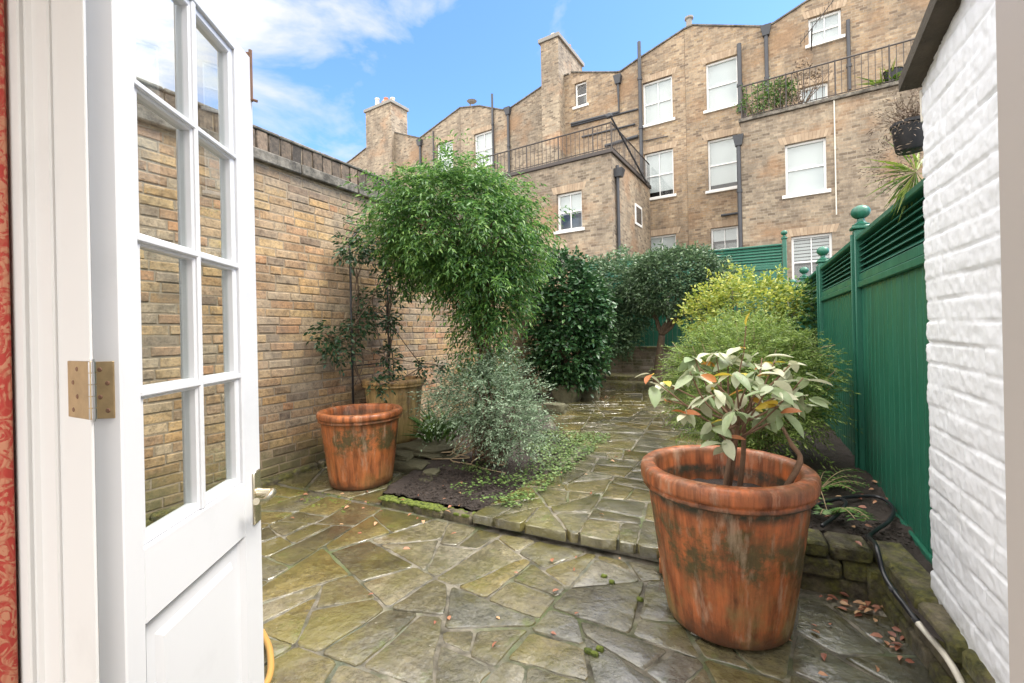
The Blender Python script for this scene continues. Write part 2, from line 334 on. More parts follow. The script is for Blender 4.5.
def m_joint():
    t = NT('mossy_joint'); c = t.mix(t.ramp(t.noise(9, 7, .7), [(.38, 0), (.64, 1)]), (.035,.032,.02), (.26,.235,.185))
    mo = t.ramp(t.noise(2.0, 6, .6), [(.50, 0), (.62, .8)]); c = t.mix(mo, c, t.mix(t.noise(30, 3), (.05,.075,.02), (.13,.17,.055)))
    ly = t.ramp(t.noise(1.3, 5, .6, vec=t.map(t.tc(), loc=(5,3,0))), [(.58, 0), (.68, .35)]); c = t.mix(ly, c, (.14,.20,.14))
    return t.fin(c, .35, normal=t.bump(t.noise(50, 7, .7), 1, .012))
MAT['joint'] = m_joint()
def m_soil():
    t = NT('wet_soil'); c = t.mix(t.noise(20, 8, .75), (.012,.009,.008), (.075,.055,.045))
    c = t.mix(t.ramp(t.noise(40, 3), [(.62, 0), (.7, .6)]), c, (.12,.075,.05))
    return t.fin(c, .7, normal=t.bump(t.noise(45, 8, .8), 1, .02))
MAT['soil'] = m_soil()
def m_white(name, col=(.63,.64,.66), rough=.33, dirt=.15):
    t = NT(name); d = t.ramp(t.noise(2.5, 8, .7), [(.55, 0), (.8, dirt)])
    c = t.mix(d, col, tuple(x*.62 for x in col))
    return t.fin(c, rough, normal=t.bump(t.noise(8, 5, .6, sc=(1,1,.2)), .08, .003))
MAT['white'] = m_white('white_gloss_paint', dirt=.35)
MAT['frame'] = m_white('window_white', (.80,.80,.78), .5)
MAT['jamb'] = m_white('jamb_paint', (.60,.61,.61), .45, .3)
MAT['jamb_shade'] = m_white('shaded_jamb_paint', (.50,.47,.45), .5, .1)  # right jamb's shade is put into its paint colour
def m_wbrick():
    t = NT('white_painted_brick'); c = t.mix(t.ramp(t.noise(10, 8, .7), [(.5, 0), (.8, .5)]), (.76,.78,.82), (.56,.57,.57))
    z = t.sep()[2]; lo = t.mrange(t.math('ADD', z, t.math('MULTIPLY', t.noise(12, 6), -.35)), .12, -.12, 0, .9)
    c = t.mix(lo, c, t.mix(t.noise(25, 3), (.10,.12,.03), (.30,.27,.17)))
    return t.fin(c, .55, normal=t.bump(t.noise(70, 6, .7), .35, .003))
MAT['wbrick'] = m_wbrick()
def m_green():
    t = NT('green_fence_paint'); o = t.sep()
    c = t.mix(t.noise(1.2, 6, .6, sc=(3,3,.6)), (.009,.085,.052), (.018,.145,.09))
    c = t.mix(t.ramp(t.noise(3, 7, .7, sc=(9,9,.7)), [(.5, 0), (.68, .5)]), c, (.035,.17,.12)); c = t.mix(t.ramp(t.noise(2, 6, .7, sc=(9,9,.5)), [(.5, 0), (.66, .5)]), c, (.008,.06,.04))
    return t.fin(c, t.ramp(t.noise(5, 5), [(.3, .32), (.7, .5)]), normal=t.bump(t.noise(4, 6, .6, sc=(16,16,.6)), .22, .003))
MAT['green'] = m_green()
MAT['terra1'] = m_terra('terracotta_orange', (.37,.078,.020), (.25,.11,.045), .85, dark=.95)
MAT['terra2'] = m_terra('terracotta_dark', (.38,.105,.028), (.26,.10,.038), .45, band=.5, dark=.97, loc=(3.3,1.2,0))
MAT['terra3'] = m_terra('terracotta_algae', (.36,.29,.12), (.40,.22,.09), .8, band=.5, dark=.5)
MAT['bark'] = m_plain('bark_brown', (.13,.09,.06), .9, var=.5, sc=14, bump=.7, bd=.008)
MAT['redbark'] = m_plain('reddish_stem', (.17,.10,.06), .85, var=.5, sc=20, bump=.5, bd=.005)
MAT['tan'] = m_plain('dry_vine', (.33,.25,.15), .85, var=.3, sc=20)
MAT['black'] = m_plain('black_iron', (.018,.018,.02), .45, var=.4, sc=20)
MAT['pipe'] = m_plain('grey_black_pipe', (.045,.048,.055), .5, var=.4, sc=5)
MAT['rail'] = m_plain('rusty_railing', (.06,.05,.045), .7, var=.5, sc=14)
MAT['slate'] = m_plain('slate_roof', (.11,.11,.12), .7, var=.4, sc=3)
MAT['render'] = m_plain('grey_render', (.24,.225,.20), .9, var=.25, sc=2)
MAT['sill'] = m_plain('sill_stone', (.74,.73,.70), .7, var=.15, sc=4)
MAT['blind'] = m_plain('white_blind', (.62,.63,.65), .7, var=.04, sc=1, bump=.02)
MAT['slat'] = m_plain('grey_slat_blind', (.45,.46,.47), .6, var=.1, sc=2)
MAT['brass'] = m_plain('aged_brass', (.42,.31,.17), .38, metal=.85, var=.4, sc=30)
MAT['nickel'] = m_plain('pale_brass', (.62,.56,.42), .25, metal=.9, var=.15, sc=20)
MAT['steel'] = m_plain('steel_pin', (.5,.5,.5), .3, metal=1, var=.1)
MAT['rust'] = m_plain('rusty_iron', (.16,.085,.05), .75, var=.5, sc=25)
MAT['hose'] = m_plain('black_hose', (.015,.016,.02), .3, var=.3)
MAT['hosew'] = m_plain('white_hose', (.62,.58,.5), .45, var=.1)
MAT['yhose'] = m_plain('ochre_hose', (.42,.24,.07), .4, var=.15)
MAT['pottery'] = m_plain('chimney_pot_red', (.42,.17,.10), .8, var=.3, sc=3)
MAT['potpale'] = m_plain('chimney_pot_cream', (.62,.52,.42), .8, var=.2, sc=3)
MAT['rock'] = m_plain('mossy_rock', (.10,.095,.055), .8, var=.7, sc=6, bump=.9, bd=.02)
MAT['plastic'] = m_plain('black_plastic', (.012,.012,.014), .5, var=.2)
def m_mossstone():
    t = NT('mossy_kerb_stone'); c = t.mix(t.ramp(t.noise(12, 9, .75), [(.36, 0), (.64, 1)]), (.035,.03,.02), (.26,.22,.14))
    c = t.mix(t.ramp(t.noise(5, 8, .7), [(.42, 0), (.56, .9)]), c, t.mix(t.ramp(t.noise(40, 4), [(.35, 0), (.65, 1)]), (.025,.032,.006), (.19,.18,.04)))
    c = t.mix(t.ramp(t.noise(2, 6, .7), [(.52, 0), (.62, .7)]), c, (.03,.025,.018))
    return t.fin(c, t.ramp(t.noise(9, 4), [(.4, .35), (.6, .8)]), normal=t.bump(t.noise(28, 9, .8), 1, .02, t.bump(t.noise(7, 5), .8, .03)))
MAT['kerb'] = m_mossstone()
def m_moss():
    t = NT('bright_moss'); c = t.mix(t.ramp(t.noise(40, 6, .7), [(.35, 0), (.65, 1)]), (.035,.055,.008), (.17,.21,.03)); return t.fin(c, .9, normal=t.bump(t.noise(90, 5), 1, .01))
MAT['moss'] = m_moss()
def m_paper():
    t = NT('red_patterned_curtain'); v = t.vor(38, feat='DISTANCE_TO_EDGE', vec=t.map(t.tc(), (1,1,.75)))
    n = t.noise(30, 3, .5, dist=2.5); f = t.ramp(n, [(.46, 0), (.54, 1)])
    c = t.mix(f, (.36,.04,.03), (.44,.20,.12)); c = t.mix(t.ramp(v, [(.02, .6), (.07, 0)]), c, (.38,.10,.06))
    return t.fin(c, .9, normal=t.bump(f, .3, .002))
MAT['paper'] = m_paper()
def m_glass():
    t = NT('clear_glass'); n = t.n
    g = n.new('ShaderNodeBsdfGlossy'); g.inputs['Roughness'].default_value = .0; tr = n.new('ShaderNodeBsdfTransparent'); tr.inputs[0].default_value = (.90,.92,.91,1)
    geo = n.new('ShaderNodeNewGeometry')
    fr = n.new('ShaderNodeFresnel'); fr.inputs[0].default_value = 1.5; f = t.math('MULTIPLY', t.math('MULTIPLY', fr.outputs[0], 1.7, clamp=True), t.math('SUBTRACT', 1, geo.outputs['Backfacing']))
    bn = t.bump(t.noise(3, 2), .02, .01); t.l.new(bn, g.inputs['Normal'])
    ms = n.new('ShaderNodeMixShader'); t.l.new(f, ms.inputs[0]); t.l.new(tr.outputs[0], ms.inputs[1]); t.l.new(g.outputs[0], ms.inputs[2]); t.l.new(ms.outputs[0], t.out.inputs[0]); return t.m
MAT['glass'] = m_glass()
t = NT('dark_window_glass'); MAT['pane'] = t.fin(t.mix(t.noise(1.5, 3), (.02,.022,.025), (.09,.095,.10)), .08, spec=.8)

# ================================================================ GROUND AND PAVING
def clip(poly, n, d):     # keep n.p <= d
    out = []
    for i in range(len(poly)):
        a, b = poly[i], poly[(i+1) % len(poly)]; da = n[0]*a[0]+n[1]*a[1]-d; db = n[0]*b[0]+n[1]*b[1]-d
        if da <= 0: out.append(a)
        if (da < 0) != (db < 0) and abs(da-db) > 1e-9:
            k = da/(da-db); out.append((a[0]+(b[0]-a[0])*k, a[1]+(b[1]-a[1])*k))
    return out
def paving(mb, region, seeds, z, gap=.016, thick=.045, rough=.006, rnd=1, edgegap=0.0, wvar=.004):
    cx0 = sum(p[0] for p in region)/len(region); cy0 = sum(p[1] for p in region)/len(region)
    for i, s in enumerate(seeds):
        poly = list(region)
        if edgegap:
            n_ = len(poly)
        for j, q in enumerate(seeds):
            if i == j: continue
            dx, dy = q[0]-s[0], q[1]-s[1]; L = math.hypot(dx, dy)
            if L > 2.2 or L < 1e-6: continue
            nx, ny = dx/L, dy/L; g = gap*(.6+.9*random.Random(min(i, j)*977+max(i, j)).random())
            poly = clip(poly, (nx, ny), nx*(s[0]+q[0])/2+ny*(s[1]+q[1])/2-g/2)
            if len(poly) < 3: break
        if len(poly) < 3: continue
        ar = abs(sum(poly[k][0]*poly[(k+1) % len(poly)][1]-poly[(k+1) % len(poly)][0]*poly[k][1] for k in range(len(poly))))/2
        if ar < .004: continue
        # corner rounding + edge wobble
        pts = []
        n = len(poly)
        for k in range(n):
            a, b = Vector(poly[k]), Vector(poly[(k+1) % n]); L = (b-a).length
            if L < .01: continue
            e = min(.022, L*.3)/L; m_ = max(1, int(L*(1-2*e)/.045))
            per = Vector((-(b-a).y, (b-a).x)).normalized()
            for q in range(m_+1):
                f = e+(1-2*e)*q/m_; w_ = random.uniform(-rough, rough)*rnd
                pts.append(a.lerp(b, f)+per*w_)
        if len(pts) < 4: continue
        c = sum(pts, Vector((0, 0)))/len(pts); tx, ty = random.uniform(-.006, .006), random.uniform(-.006, .006); dz = random.uniform(-wvar, wvar)
        N = len(pts); vs = []
        for (ins, zz) in ((0, -thick), (0, -.007), (.006, -.0015), (.02, 0)):
            for p in pts:
                d = p-c; L = max(d.length, 1e-4); p2 = c+d*max(0, (L-ins)/L)
                vs.append((p2.x, p2.y, z+zz+dz+(tx*(p2.x-c.x)+ty*(p2.y-c.y) if zz > -.02 else 0)))
        fs = [(r*N+k, r*N+(k+1) % N, (r+1)*N+(k+1) % N, (r+1)*N+k) for r in range(3) for k in range(N)]
        tri = tessellate_polygon([[Vector(v) for v in vs[3*N:]]]); fs += [tuple(3*N+q for q in tt) for tt in tri]
        mb.add(vs, fs)
def split_cells(region, target, jit, R_, minw=.2):
    """crazy paving: cut the region again and again across its long side at uneven angles"""
    out = []; todo = [list(region)]
    while todo:
        p = todo.pop(); n = len(p)
        ar = abs(sum(p[k][0]*p[(k+1) % n][1]-p[(k+1) % n][0]*p[k][1] for k in range(n)))/2
        if ar < .002: continue
        if ar < target*R_.uniform(.55, 1.7): out.append(p); continue
        cx = sum(q[0] for q in p)/n; cy = sum(q[1] for q in p)/n
        best = max(((p[a][0]-p[b][0])**2+(p[a][1]-p[b][1])**2, a, b) for a in range(n) for b in range(a))
        sxx = sum((q[0]-cx)**2 for q in p); syy = sum((q[1]-cy)**2 for q in p); sxy = sum((q[0]-cx)*(q[1]-cy) for q in p)
        a = .5*math.atan2(2*sxy, sxx-syy)+R_.gauss(0, jit); nx, ny = math.cos(a), math.sin(a)
        ext = math.sqrt(best[0])*.14; d = nx*cx+ny*cy+R_.uniform(-ext, ext)
        todo.append(clip(p, (nx, ny), d)); todo.append(clip(p, (-nx, -ny), -d))
    return out
def inset(p, g):
    n = len(p); A = sum(p[k][0]*p[(k+1) % n][1]-p[(k+1) % n][0]*p[k][1] for k in range(n)); q = list(p)
    for k in range(n):
        a, b = p[k], p[(k+1) % n]; L = math.hypot(b[0]-a[0], b[1]-a[1])
        if L < 1e-4: continue
        nx, ny = (b[1]-a[1])/L, -(b[0]-a[0])/L
        if A < 0: nx, ny = -nx, -ny
        q = clip(q, (nx, ny), nx*a[0]+ny*a[1]-g*random.uniform(.5, 1.4))
        if len(q) < 3: return []
    return q
def crazy(mb, region, target, jit, z, gap=.018, thick=.05, wob=.005, seed=1, wvar=.003):
    for c_ in split_cells(region, target, jit, random.Random(seed)):
        poly = inset(c_, gap/2)
        if len(poly) < 3: continue
        n = len(poly); cen = Vector((sum(q[0] for q in poly)/n, sum(q[1] for q in poly)/n)); pts = []
        for k in range(n):
            a, b = Vector(poly[k]), Vector(poly[(k+1) % n]); L = (b-a).length
            if L < .012: continue
            e = min(.014, L*.3)/L; m_ = max(1, int(L*(1-2*e)/.03)); per = Vector((-(b-a).y, (b-a).x)).normalized(); sd = random.random()*50
            for q in range(m_+1):
                f = e+(1-2*e)*q/m_; pts.append(a.lerp(b, f)+per*(wob*2.2*mnoise.noise(Vector((f*L*6+sd, sd, 0)))+random.uniform(-wob, wob)*.45))
        if len(pts) < 4: continue
        N = len(pts); tx, ty = random.uniform(-.008, .008), random.uniform(-.008, .008); dz = random.uniform(-wvar, wvar); vs = []
        for (ins, zz) in ((0, -thick), (0, -.006), (.004, -.0015), (.014, 0)):
            for p in pts:
                d = p-cen; L = max(d.length, 1e-4); p2 = cen+d*max(0, (L-ins)/L); vs.append((p2.x, p2.y, z+zz+dz+tx*(p2.x-cen.x)+ty*(p2.y-cen.y)))
        fs = [(r_*N+k, r_*N+(k+1) % N, (r_+1)*N+(k+1) % N, (r_+1)*N+k) for r_ in range(3) for k in range(N)]
        tri = tessellate_polygon([[Vector(v) for v in vs[3*N:]]]); fs += [tuple(3*N+q for q in tt) for tt in tri]; mb.add(vs, fs)
g = MB().box((-45, -30, -.30), (45, 60, -.06)); tag(g.build('ground', MAT['soil']), 'bare dark earth under and around the garden', None, None, 'structure')
# lower patio
mb = MB()
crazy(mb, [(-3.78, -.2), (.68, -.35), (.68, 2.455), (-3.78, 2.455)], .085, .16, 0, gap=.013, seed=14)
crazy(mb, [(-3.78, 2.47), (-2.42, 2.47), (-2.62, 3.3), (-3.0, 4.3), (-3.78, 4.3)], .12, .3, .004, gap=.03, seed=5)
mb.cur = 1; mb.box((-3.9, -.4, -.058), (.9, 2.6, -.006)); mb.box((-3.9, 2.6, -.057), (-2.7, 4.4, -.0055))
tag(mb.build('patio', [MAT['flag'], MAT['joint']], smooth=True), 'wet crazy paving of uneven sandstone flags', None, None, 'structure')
# terrace one low step up
mb = MB()
crazy(mb, [(-1.62, 2.44), (-.12, 2.47), (-.10, 4.4), (-1.38, 4.4)], .085, .12, .085, gap=.011, thick=.055, seed=8)
crazy(mb, [(-1.62, 4.405), (-.10, 4.405), (-.10, 8.98), (-3.5, 8.98), (-2.9, 6.4)], .13, .12, .085, gap=.012, seed=9)
mb.cur = 1; mb.prism([(-1.55, .0), (-.14, .0), (-.14, .078), (-1.55, .078)], [], 2.50, 4.41); mb.box((-3.3, 6.2, -.05), (-.12, 9.1, .0775)); mb.box((-2.4, 5.2, -.05), (-.12, 6.3, .0770)); mb.box((-1.7, 4.3, -.05), (-.12, 5.3, .0778))
tag(mb.build('terrace', [MAT['flag'], MAT['joint']], smooth=True), 'raised stone terrace path leading to the back', None, None, 'structure')
# planted beds: displaced soil
def soil_bed(name, x0, y0, x1, y1, zf, label, n=.03):
    nx, ny = int((x1-x0)/n)+1, int((y1-y0)/n)+1
    from mathutils import noise as mn
    vs = []
    for j in range(ny):
        for i in range(nx):
            x = x0+i*n; y = y0+j*n; vs.append((x, y, zf(x, y)+.022*mn.noise(Vector((x*7, y*7, 0)))+.016*mn.noise(Vector((x*22, y*22, 3)))))
    fs = [(j*nx+i, j*nx+i+1, (j+1)*nx+i+1, (j+1)*nx+i) for j in range(ny-1) for i in range(nx-1)]
    o = MB().add(vs, fs).build(name, MAT['soil'], smooth='all'); tag(o, label, None, None, 'structure'); return o
soil_bed('planting_bed', -3.72, 2.60, -1.36, 8.9, lambda x, y: (.045 if not (y < 4.35 and x < -2.55-.45*(y-2.6)/1.7) else -.14)+(.03 if y > 3.2 else 0)-(.10 if (x > -1.62-(max(0, y-4.4))*.55 and y > 4.3) else 0)-.0, 'dark soil bed along the left of the path')
soil_bed('raised_bed', -.30, 2.62, .76, 10.2, lambda x, y: .20+.04*min(1, max(0, y-2.7)), 'dark soil of the raised bed beside the green fence')
soil_bed('side_bed', .52, 1.95, .76, 2.66, lambda x, y: .20, 'narrow strip of soil between kerb and fence')
def rock(mb, c, s, sd=0, n=2):
    import bmesh
    from mathutils import noise as mn
    b = bmesh.new(); bmesh.ops.create_icosphere(b, subdivisions=n, radius=1)
    vs = []
    for v in b.verts:
        p = v.co.copy(); p = Vector([max(-.72, min(.72, q)) for q in p]); k = 1+.22*mn.noise(p*1.5+Vector((sd*3.1, sd, 0)))
        vs.append((c[0]+p.x*k*s[0], c[1]+p.y*k*s[1], c[2]+p.z*k*s[2]))
    mb.add(vs, [tuple(v.index for v in f.verts) for f in b.faces]); b.free()
# soil crumbs
mb = MB()
for _ in range(2600):
    x, y = random.uniform(-2.5, -1.45), random.uniform(2.55, 4.3); s = random.uniform(.004, .013)
    if x < -2.4-.35*(y-2.6): continue
    rock(mb, (x, y, .065), (s, s*random.uniform(.6, 1.4), s*.7), random.random()*9, 1)
for _ in range(1200):
    x, y = random.uniform(-.05, .68), random.uniform(2.7, 3.6); s = random.uniform(.004, .012)
    rock(mb, (x, y, .215), (s, s*random.uniform(.6, 1.4), s*.7), random.random()*9, 1)
tag(mb.build('soil_crumbs', MAT['soil'], recalc=False), 'dark crumbs of bark and soil in the beds', None, None, 'stuff')
# mossy edging of left bed
mb = MB(); x = -2.42
while x < -1.62:
    L = random.uniform(.22, .34); mb.bbox((x, 2.475, -.04), (min(x+L, -1.6), 2.56+random.uniform(-.01, .01), .048+random.uniform(-.006, .006)), .012); x += L+.008
e_ = mb.build('bed_edging', MAT['kerb'], smooth=True); tag(e_, 'low mossy stone edging in front of the dark soil bed', 'edging')
mb = MB()
for _ in range(150):
    x = random.choice([random.uniform(-2.42, -1.95), random.uniform(-2.45, -1.6)]); rock(mb, (x, 2.515+random.uniform(-.035, .035), .046), (random.uniform(.012, .045), random.uniform(.012, .025), random.uniform(.006, .014)), random.random()*9, 2)
for _ in range(70):
    p = PZ(random.gauss(322, 18), random.gauss(499, 5)); rock(mb, (p.x, p.y, -.003), (random.uniform(.006, .026), random.uniform(.006, .018), .006), random.random()*9, 2)
for (a, b) in [(612, 583), (604, 577), (595, 655), (600, 650), (588, 652), (640, 600)]:
    p = PZ(a, b); rock(mb, (p.x, p.y, .004), (.02, .014, .012), a, 2)
tag(mb.build('moss', MAT['moss'], smooth='all'), 'bright green moss cushions on the edging and joints', None, None, 'stuff')
# raised bed kerb wall
mb = MB()
def kcourse(p0, p1, w, z0, z1, L0=.3):
    d = (Vector(p1)-Vector(p0)); T = d.length; d.normalize(); nrm = Vector((-d.y, d.x)); s = 0
    while s < T-.02:
        L = min(random.uniform(L0*.6, L0*1.3), T-s); st = len(mb.v); mb.bbox((0.003, random.uniform(-.012, .012), z0+.002), (L-.006, w+random.uniform(-.01, .01), z1-.002+random.uniform(-.004, .004)), .014)
        a = math.atan2(d.y, d.x); M = Matrix.Translation((p0[0]+d.x*s, p0[1]+d.y*s, 0)) @ Matrix.Rotation(a, 4, 'Z'); mb.xf(M, st); s += L
for k, (z0, z1) in enumerate([(-.04, .07), (.07, .16)]):
    kcourse((-.22, 2.51+.008*k), (.50, 2.55), .14, z0, z1, .26); kcourse((.50, 2.56), (.60, 1.72), .10, z0, z1, .26)
kcourse((-.22, 2.50), (.49, 2.545), .17, .16, .235, .5); kcourse((.49, 2.70), (.59, 1.70), .135, .16, .235, .42)
kcourse((-.22, 9.0), (-.22, 2.52), -.12, -.04, .10, .4); kcourse((-.22, 9.0), (-.22, 2.52), -.12, .10, .22, .5)
mb.bbox((.455, 2.515, -.04), (.575, 2.66, .158), .01)
k = mb.build('raised_bed_wall', MAT['kerb'], smooth=True); tag(k, 'mossy stone kerb wall holding up the bed beside the green fence', 'low wall')

# ================================================================ LEFT GARDEN WALL (modelled bricks)
WX = -3.70
wall = empty('garden_wall', (WX, 0, 0), 0, 'tall old yellow and orange brick garden wall with dark coping along the left', 'wall')
def brick_wall(mb, L0, L1, z0, z1, bh=.0765, bl=.228, gap=.0115, proud=.006, depthv=.004):
    z = z0; row = 0
    while z < z1-.02:
        h = min(bh, z1-z); y = L0-random.uniform(0, bl)
        zz = lambda yy: z+.006*math.sin(yy*1.1+row*.35)
        while y < L1:
            l = random.choice([bl, bl, bl*.5, bl])*random.uniform(.95, 1.04) if random.random() < .93 else bl*.72
            a, b = max(y+gap/2, L0), min(y+l-gap/2, L1)
            if b-a > .03:
                pr = proud+random.uniform(-depthv, depthv); e = .006; j = lambda s_=.0025: random.uniform(-s_, s_)
                dz = .006*math.sin(a*1.1+row*.35)+j(.002)
                o = [(0, a+j(), z+gap/2+dz+j()), (0, b+j(), z+gap/2+dz+j()), (0, b+j(), z+h-gap/2+dz+j()), (0, a+j(), z+h-gap/2+dz+j())]
                ml, mh = (a+b)/2, 0
                i_ = [(pr, a+e+j(.002), o[0][2]+e), (pr, b-e+j(.002), o[1][2]+e), (pr, b-e+j(.002), o[2][2]-e), (pr, a+e+j(.002), o[3][2]-e)]
                o = [(-.01, p[1], p[2]) for p in o]
                m_ = [(pr*.55, p[1], p[2]) for p in o]
                mb.add(o+m_+i_, [(0,1,5,4),(1,2,6,5),(2,3,7,6),(3,0,4,7),(4,5,9,8),(5,6,10,9),(6,7,11,10),(7,4,8,11),(8,9,10,11)])
            y += l
        z += h; row += 1
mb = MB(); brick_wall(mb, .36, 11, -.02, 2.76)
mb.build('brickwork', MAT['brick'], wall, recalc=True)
MB().box((-.33, .36, -.1), (0.001, 11, 2.765)).build('mortar_core', MAT['mortar'], wall)
mb = MB(); y = .36
while y < 11: L = random.uniform(.5, .8); mb.bbox((-.38, y+.004, 2.765), (.055+random.uniform(-.006, .006), min(11, y+L-.004), 2.865), .01); y += L
mb.build('stone_course', MAT['stonecop'], wall, smooth=True)
mb = MB(); y = .36
while y < 11: mb.bbox((-.34, y+.004, 2.866), (.022+random.uniform(-.006, .006), y+.108, 3.03+random.uniform(-.004, .004)), .008); y += .113
mb.build('coping_bricks', MAT['coping'], wall, smooth=True); MB().box((-.33, .36, 2.866), (.008, 11, 3.028)).build('mortar_core', MAT['mortar'], wall)
mb = MB(); y = .36
while y < 11: mb.bbox((-.36, y+.002, 3.032), (.035, y+.448, 3.06+random.uniform(-.003, .003)), .008); y += .45
mb.build('coping', MAT['stonecop'], wall, smooth=True)
mb = MB(); y = .5            # rough footing stones along the base
while y < 4.4:
    L = random.uniform(.2, .45); mb.bbox((0, y, -.05), (.07+random.uniform(-.02, .03), y+L-.01, .05+random.uniform(-.02, .03)), .02); y += L
mb.build('footing', MAT['kerb'], wall, smooth=True)

# ================================================================ GREEN SIDE FENCE
FX = .72
def finial(mb, c, r=.058):
    prof = [(.0, .0), (.05, 0), (.052, .012), (.036, .02), (.024, .034), (.022, .05)]
    mb.lathe(prof, 20, c)
    pr = [(max(.001, r*math.sin(a)), .05+r*.85-r*.85*math.cos(a)) for a in [math.pi*k/10 for k in range(0, 11)]]; pr[0] = (.02, .051)
    mb.lathe(pr, 20, c)
def panel(root, y0, y1, zb, zr, zt, x=0, name_board='board_panel'):
    mb = MB(); y = y0
    while y < y1-.01: mb.bbox((x-.010, y+.0015, zb), (x+.010+random.uniform(-.001,.002), min(y+.098, y1), zr), .005); y += .10
    mb.build('board_panel', MAT['green'], root)
    for A_, B_ in (((x-.036, y0, zr-.045), (x+.03, y1, zr-.002)), ((x-.024, y0, zr), (x+.03, y1, zr+.055)), ((x-.038, y0, zt-.035), (x+.038, y1, zt)), ((x-.03, y0, zb), (x-.0105, y1, zb+.10))):
        MB().bbox(A_, B_, .005).build('rail', MAT['green'], root)
    MB().box((x+.022, y0, zr+.056), (x+.030, y1, zt-.036)).build('louvre_backing', MAT['green'], root)
    n = 6; h = (zt-.04-(zr+.06))/n
    for k in range(n):
        z = zr+.062+h*k; mb = MB(); st = 0
        mb.add([(x-.022, y0, z), (x-.022, y1, z), (x+.004, y1, z+h*.74), (x+.004, y0, z+h*.74), (x-.014, y0, z), (x-.014, y1, z), (x+.012, y1, z+h*.74), (x+.012, y0, z+h*.74)],
               [(0,1,2,3),(4,7,6,5),(0,4,5,1),(2,6,7,3),(1,5,6,2),(0,3,7,4)])
        mb.build('slat', MAT['green'], root)
PYS = [2.16, 3.98, 5.80, 7.62, 9.44]
fence = empty('garden_fence', (FX, 0, 0), 0, 'dark green boarded fence with louvred top and ball posts running down the right', 'fence')
for i, y in enumerate(PYS):
    mb = MB(); mb.bbox((-.045, y-.035, .1), (.045, y+.035, 1.93), .006); mb.bbox((-.062, y-.012, .1), (-.044, y+.012, 1.90), .003)
    mb.bbox((-.06, y-.052, 1.932), (.06, y+.052, 1.955), .006); finial(mb, (0, y, 1.955))
    p = mb.build('post', MAT['green'], fence, smooth=True)
for i in range(4): panel(fence, PYS[i]+.036, PYS[i+1]-.036, .12, 1.56, 1.885)
panel(fence, PYS[4]+.036, 10.25, .12, 1.56, 1.885)
# back fence, higher, on brick retaining wall
bf = empty('garden_fence', (0, 10.35, 0), R(90), 'green trellis topped fence closing the back of the garden on a brick wall', 'fence')
for k, (a, b) in enumerate([(-.62, 1.2), (1.27, 2.8), (2.87, 3.7)]):
    panel(bf, a, b, .8, 2.45, 2.90)
for yy in (-.66, 1.235, 2.835):
    mb = MB(); mb.bbox((-.05, yy-.035, .1), (.05, yy+.035, 2.98 if yy < 0 else 2.86), .006)
    if yy < 0: mb.bbox((-.06, yy-.055, 2.985), (.06, yy+.055, 3.01), .006); finial(mb, (0, yy, 3.01))
    mb.build('post', MAT['green'], bf, smooth=True)
rw = empty('retaining_wall', (-3.7, 10.18, 0), R(-90), 'weathered pale brick retaining wall under the back fence', 'wall')
mb = MB(); brick_wall(mb, .01, 4.4, .08, .84, proud=.008)
mb.xf(Matrix.Rotation(R(180), 4, 'Z')) if False else None
t = NT('retaining_brick'); c = t.ramp(t.island(), [(0, (.16,.12,.09)), (.3, (.30,.25,.2)), (.6, (.38,.33,.28)), (1, (.2,.16,.12))])
c = t.mix(t.ramp(t.noise(2.5, 7, .7), [(.45, 0), (.62, .85)]), c, (.07,.075,.03)); MAT['retbrick'] = t.fin(c, .9, normal=t.bump(t.noise(50, 6), .5, .005))
# bricks face local +x; with -90 deg rotation +x -> world -y
for v in range(len(mb.v)): pass
mb.build('brickwork', MAT['retbrick'], rw)
MB().box((-.16, 0, 0), (0, 4.4, .842)).build('mortar_core', MAT['mortar'], rw)
MB().bbox((-.17, 0, .844), (.03, 4.4, .89), .01).build('coping', MAT['kerb'], rw)
st = empty('garden_steps', (-2.0, 9.3, 0), 0, 'shallow mossy stone steps at the far end of the terrace', 'steps')
mb = MB(); mb.bbox((-1.5, -.28, -.02), (1.75, .4, .20), .015); mb.build('lower_step', MAT['kerb'], st)
mb = MB(); mb.bbox((-1.5, .16, .17), (1.75, .87, .29), .015); mb.build('upper_step', MAT['kerb'], st)

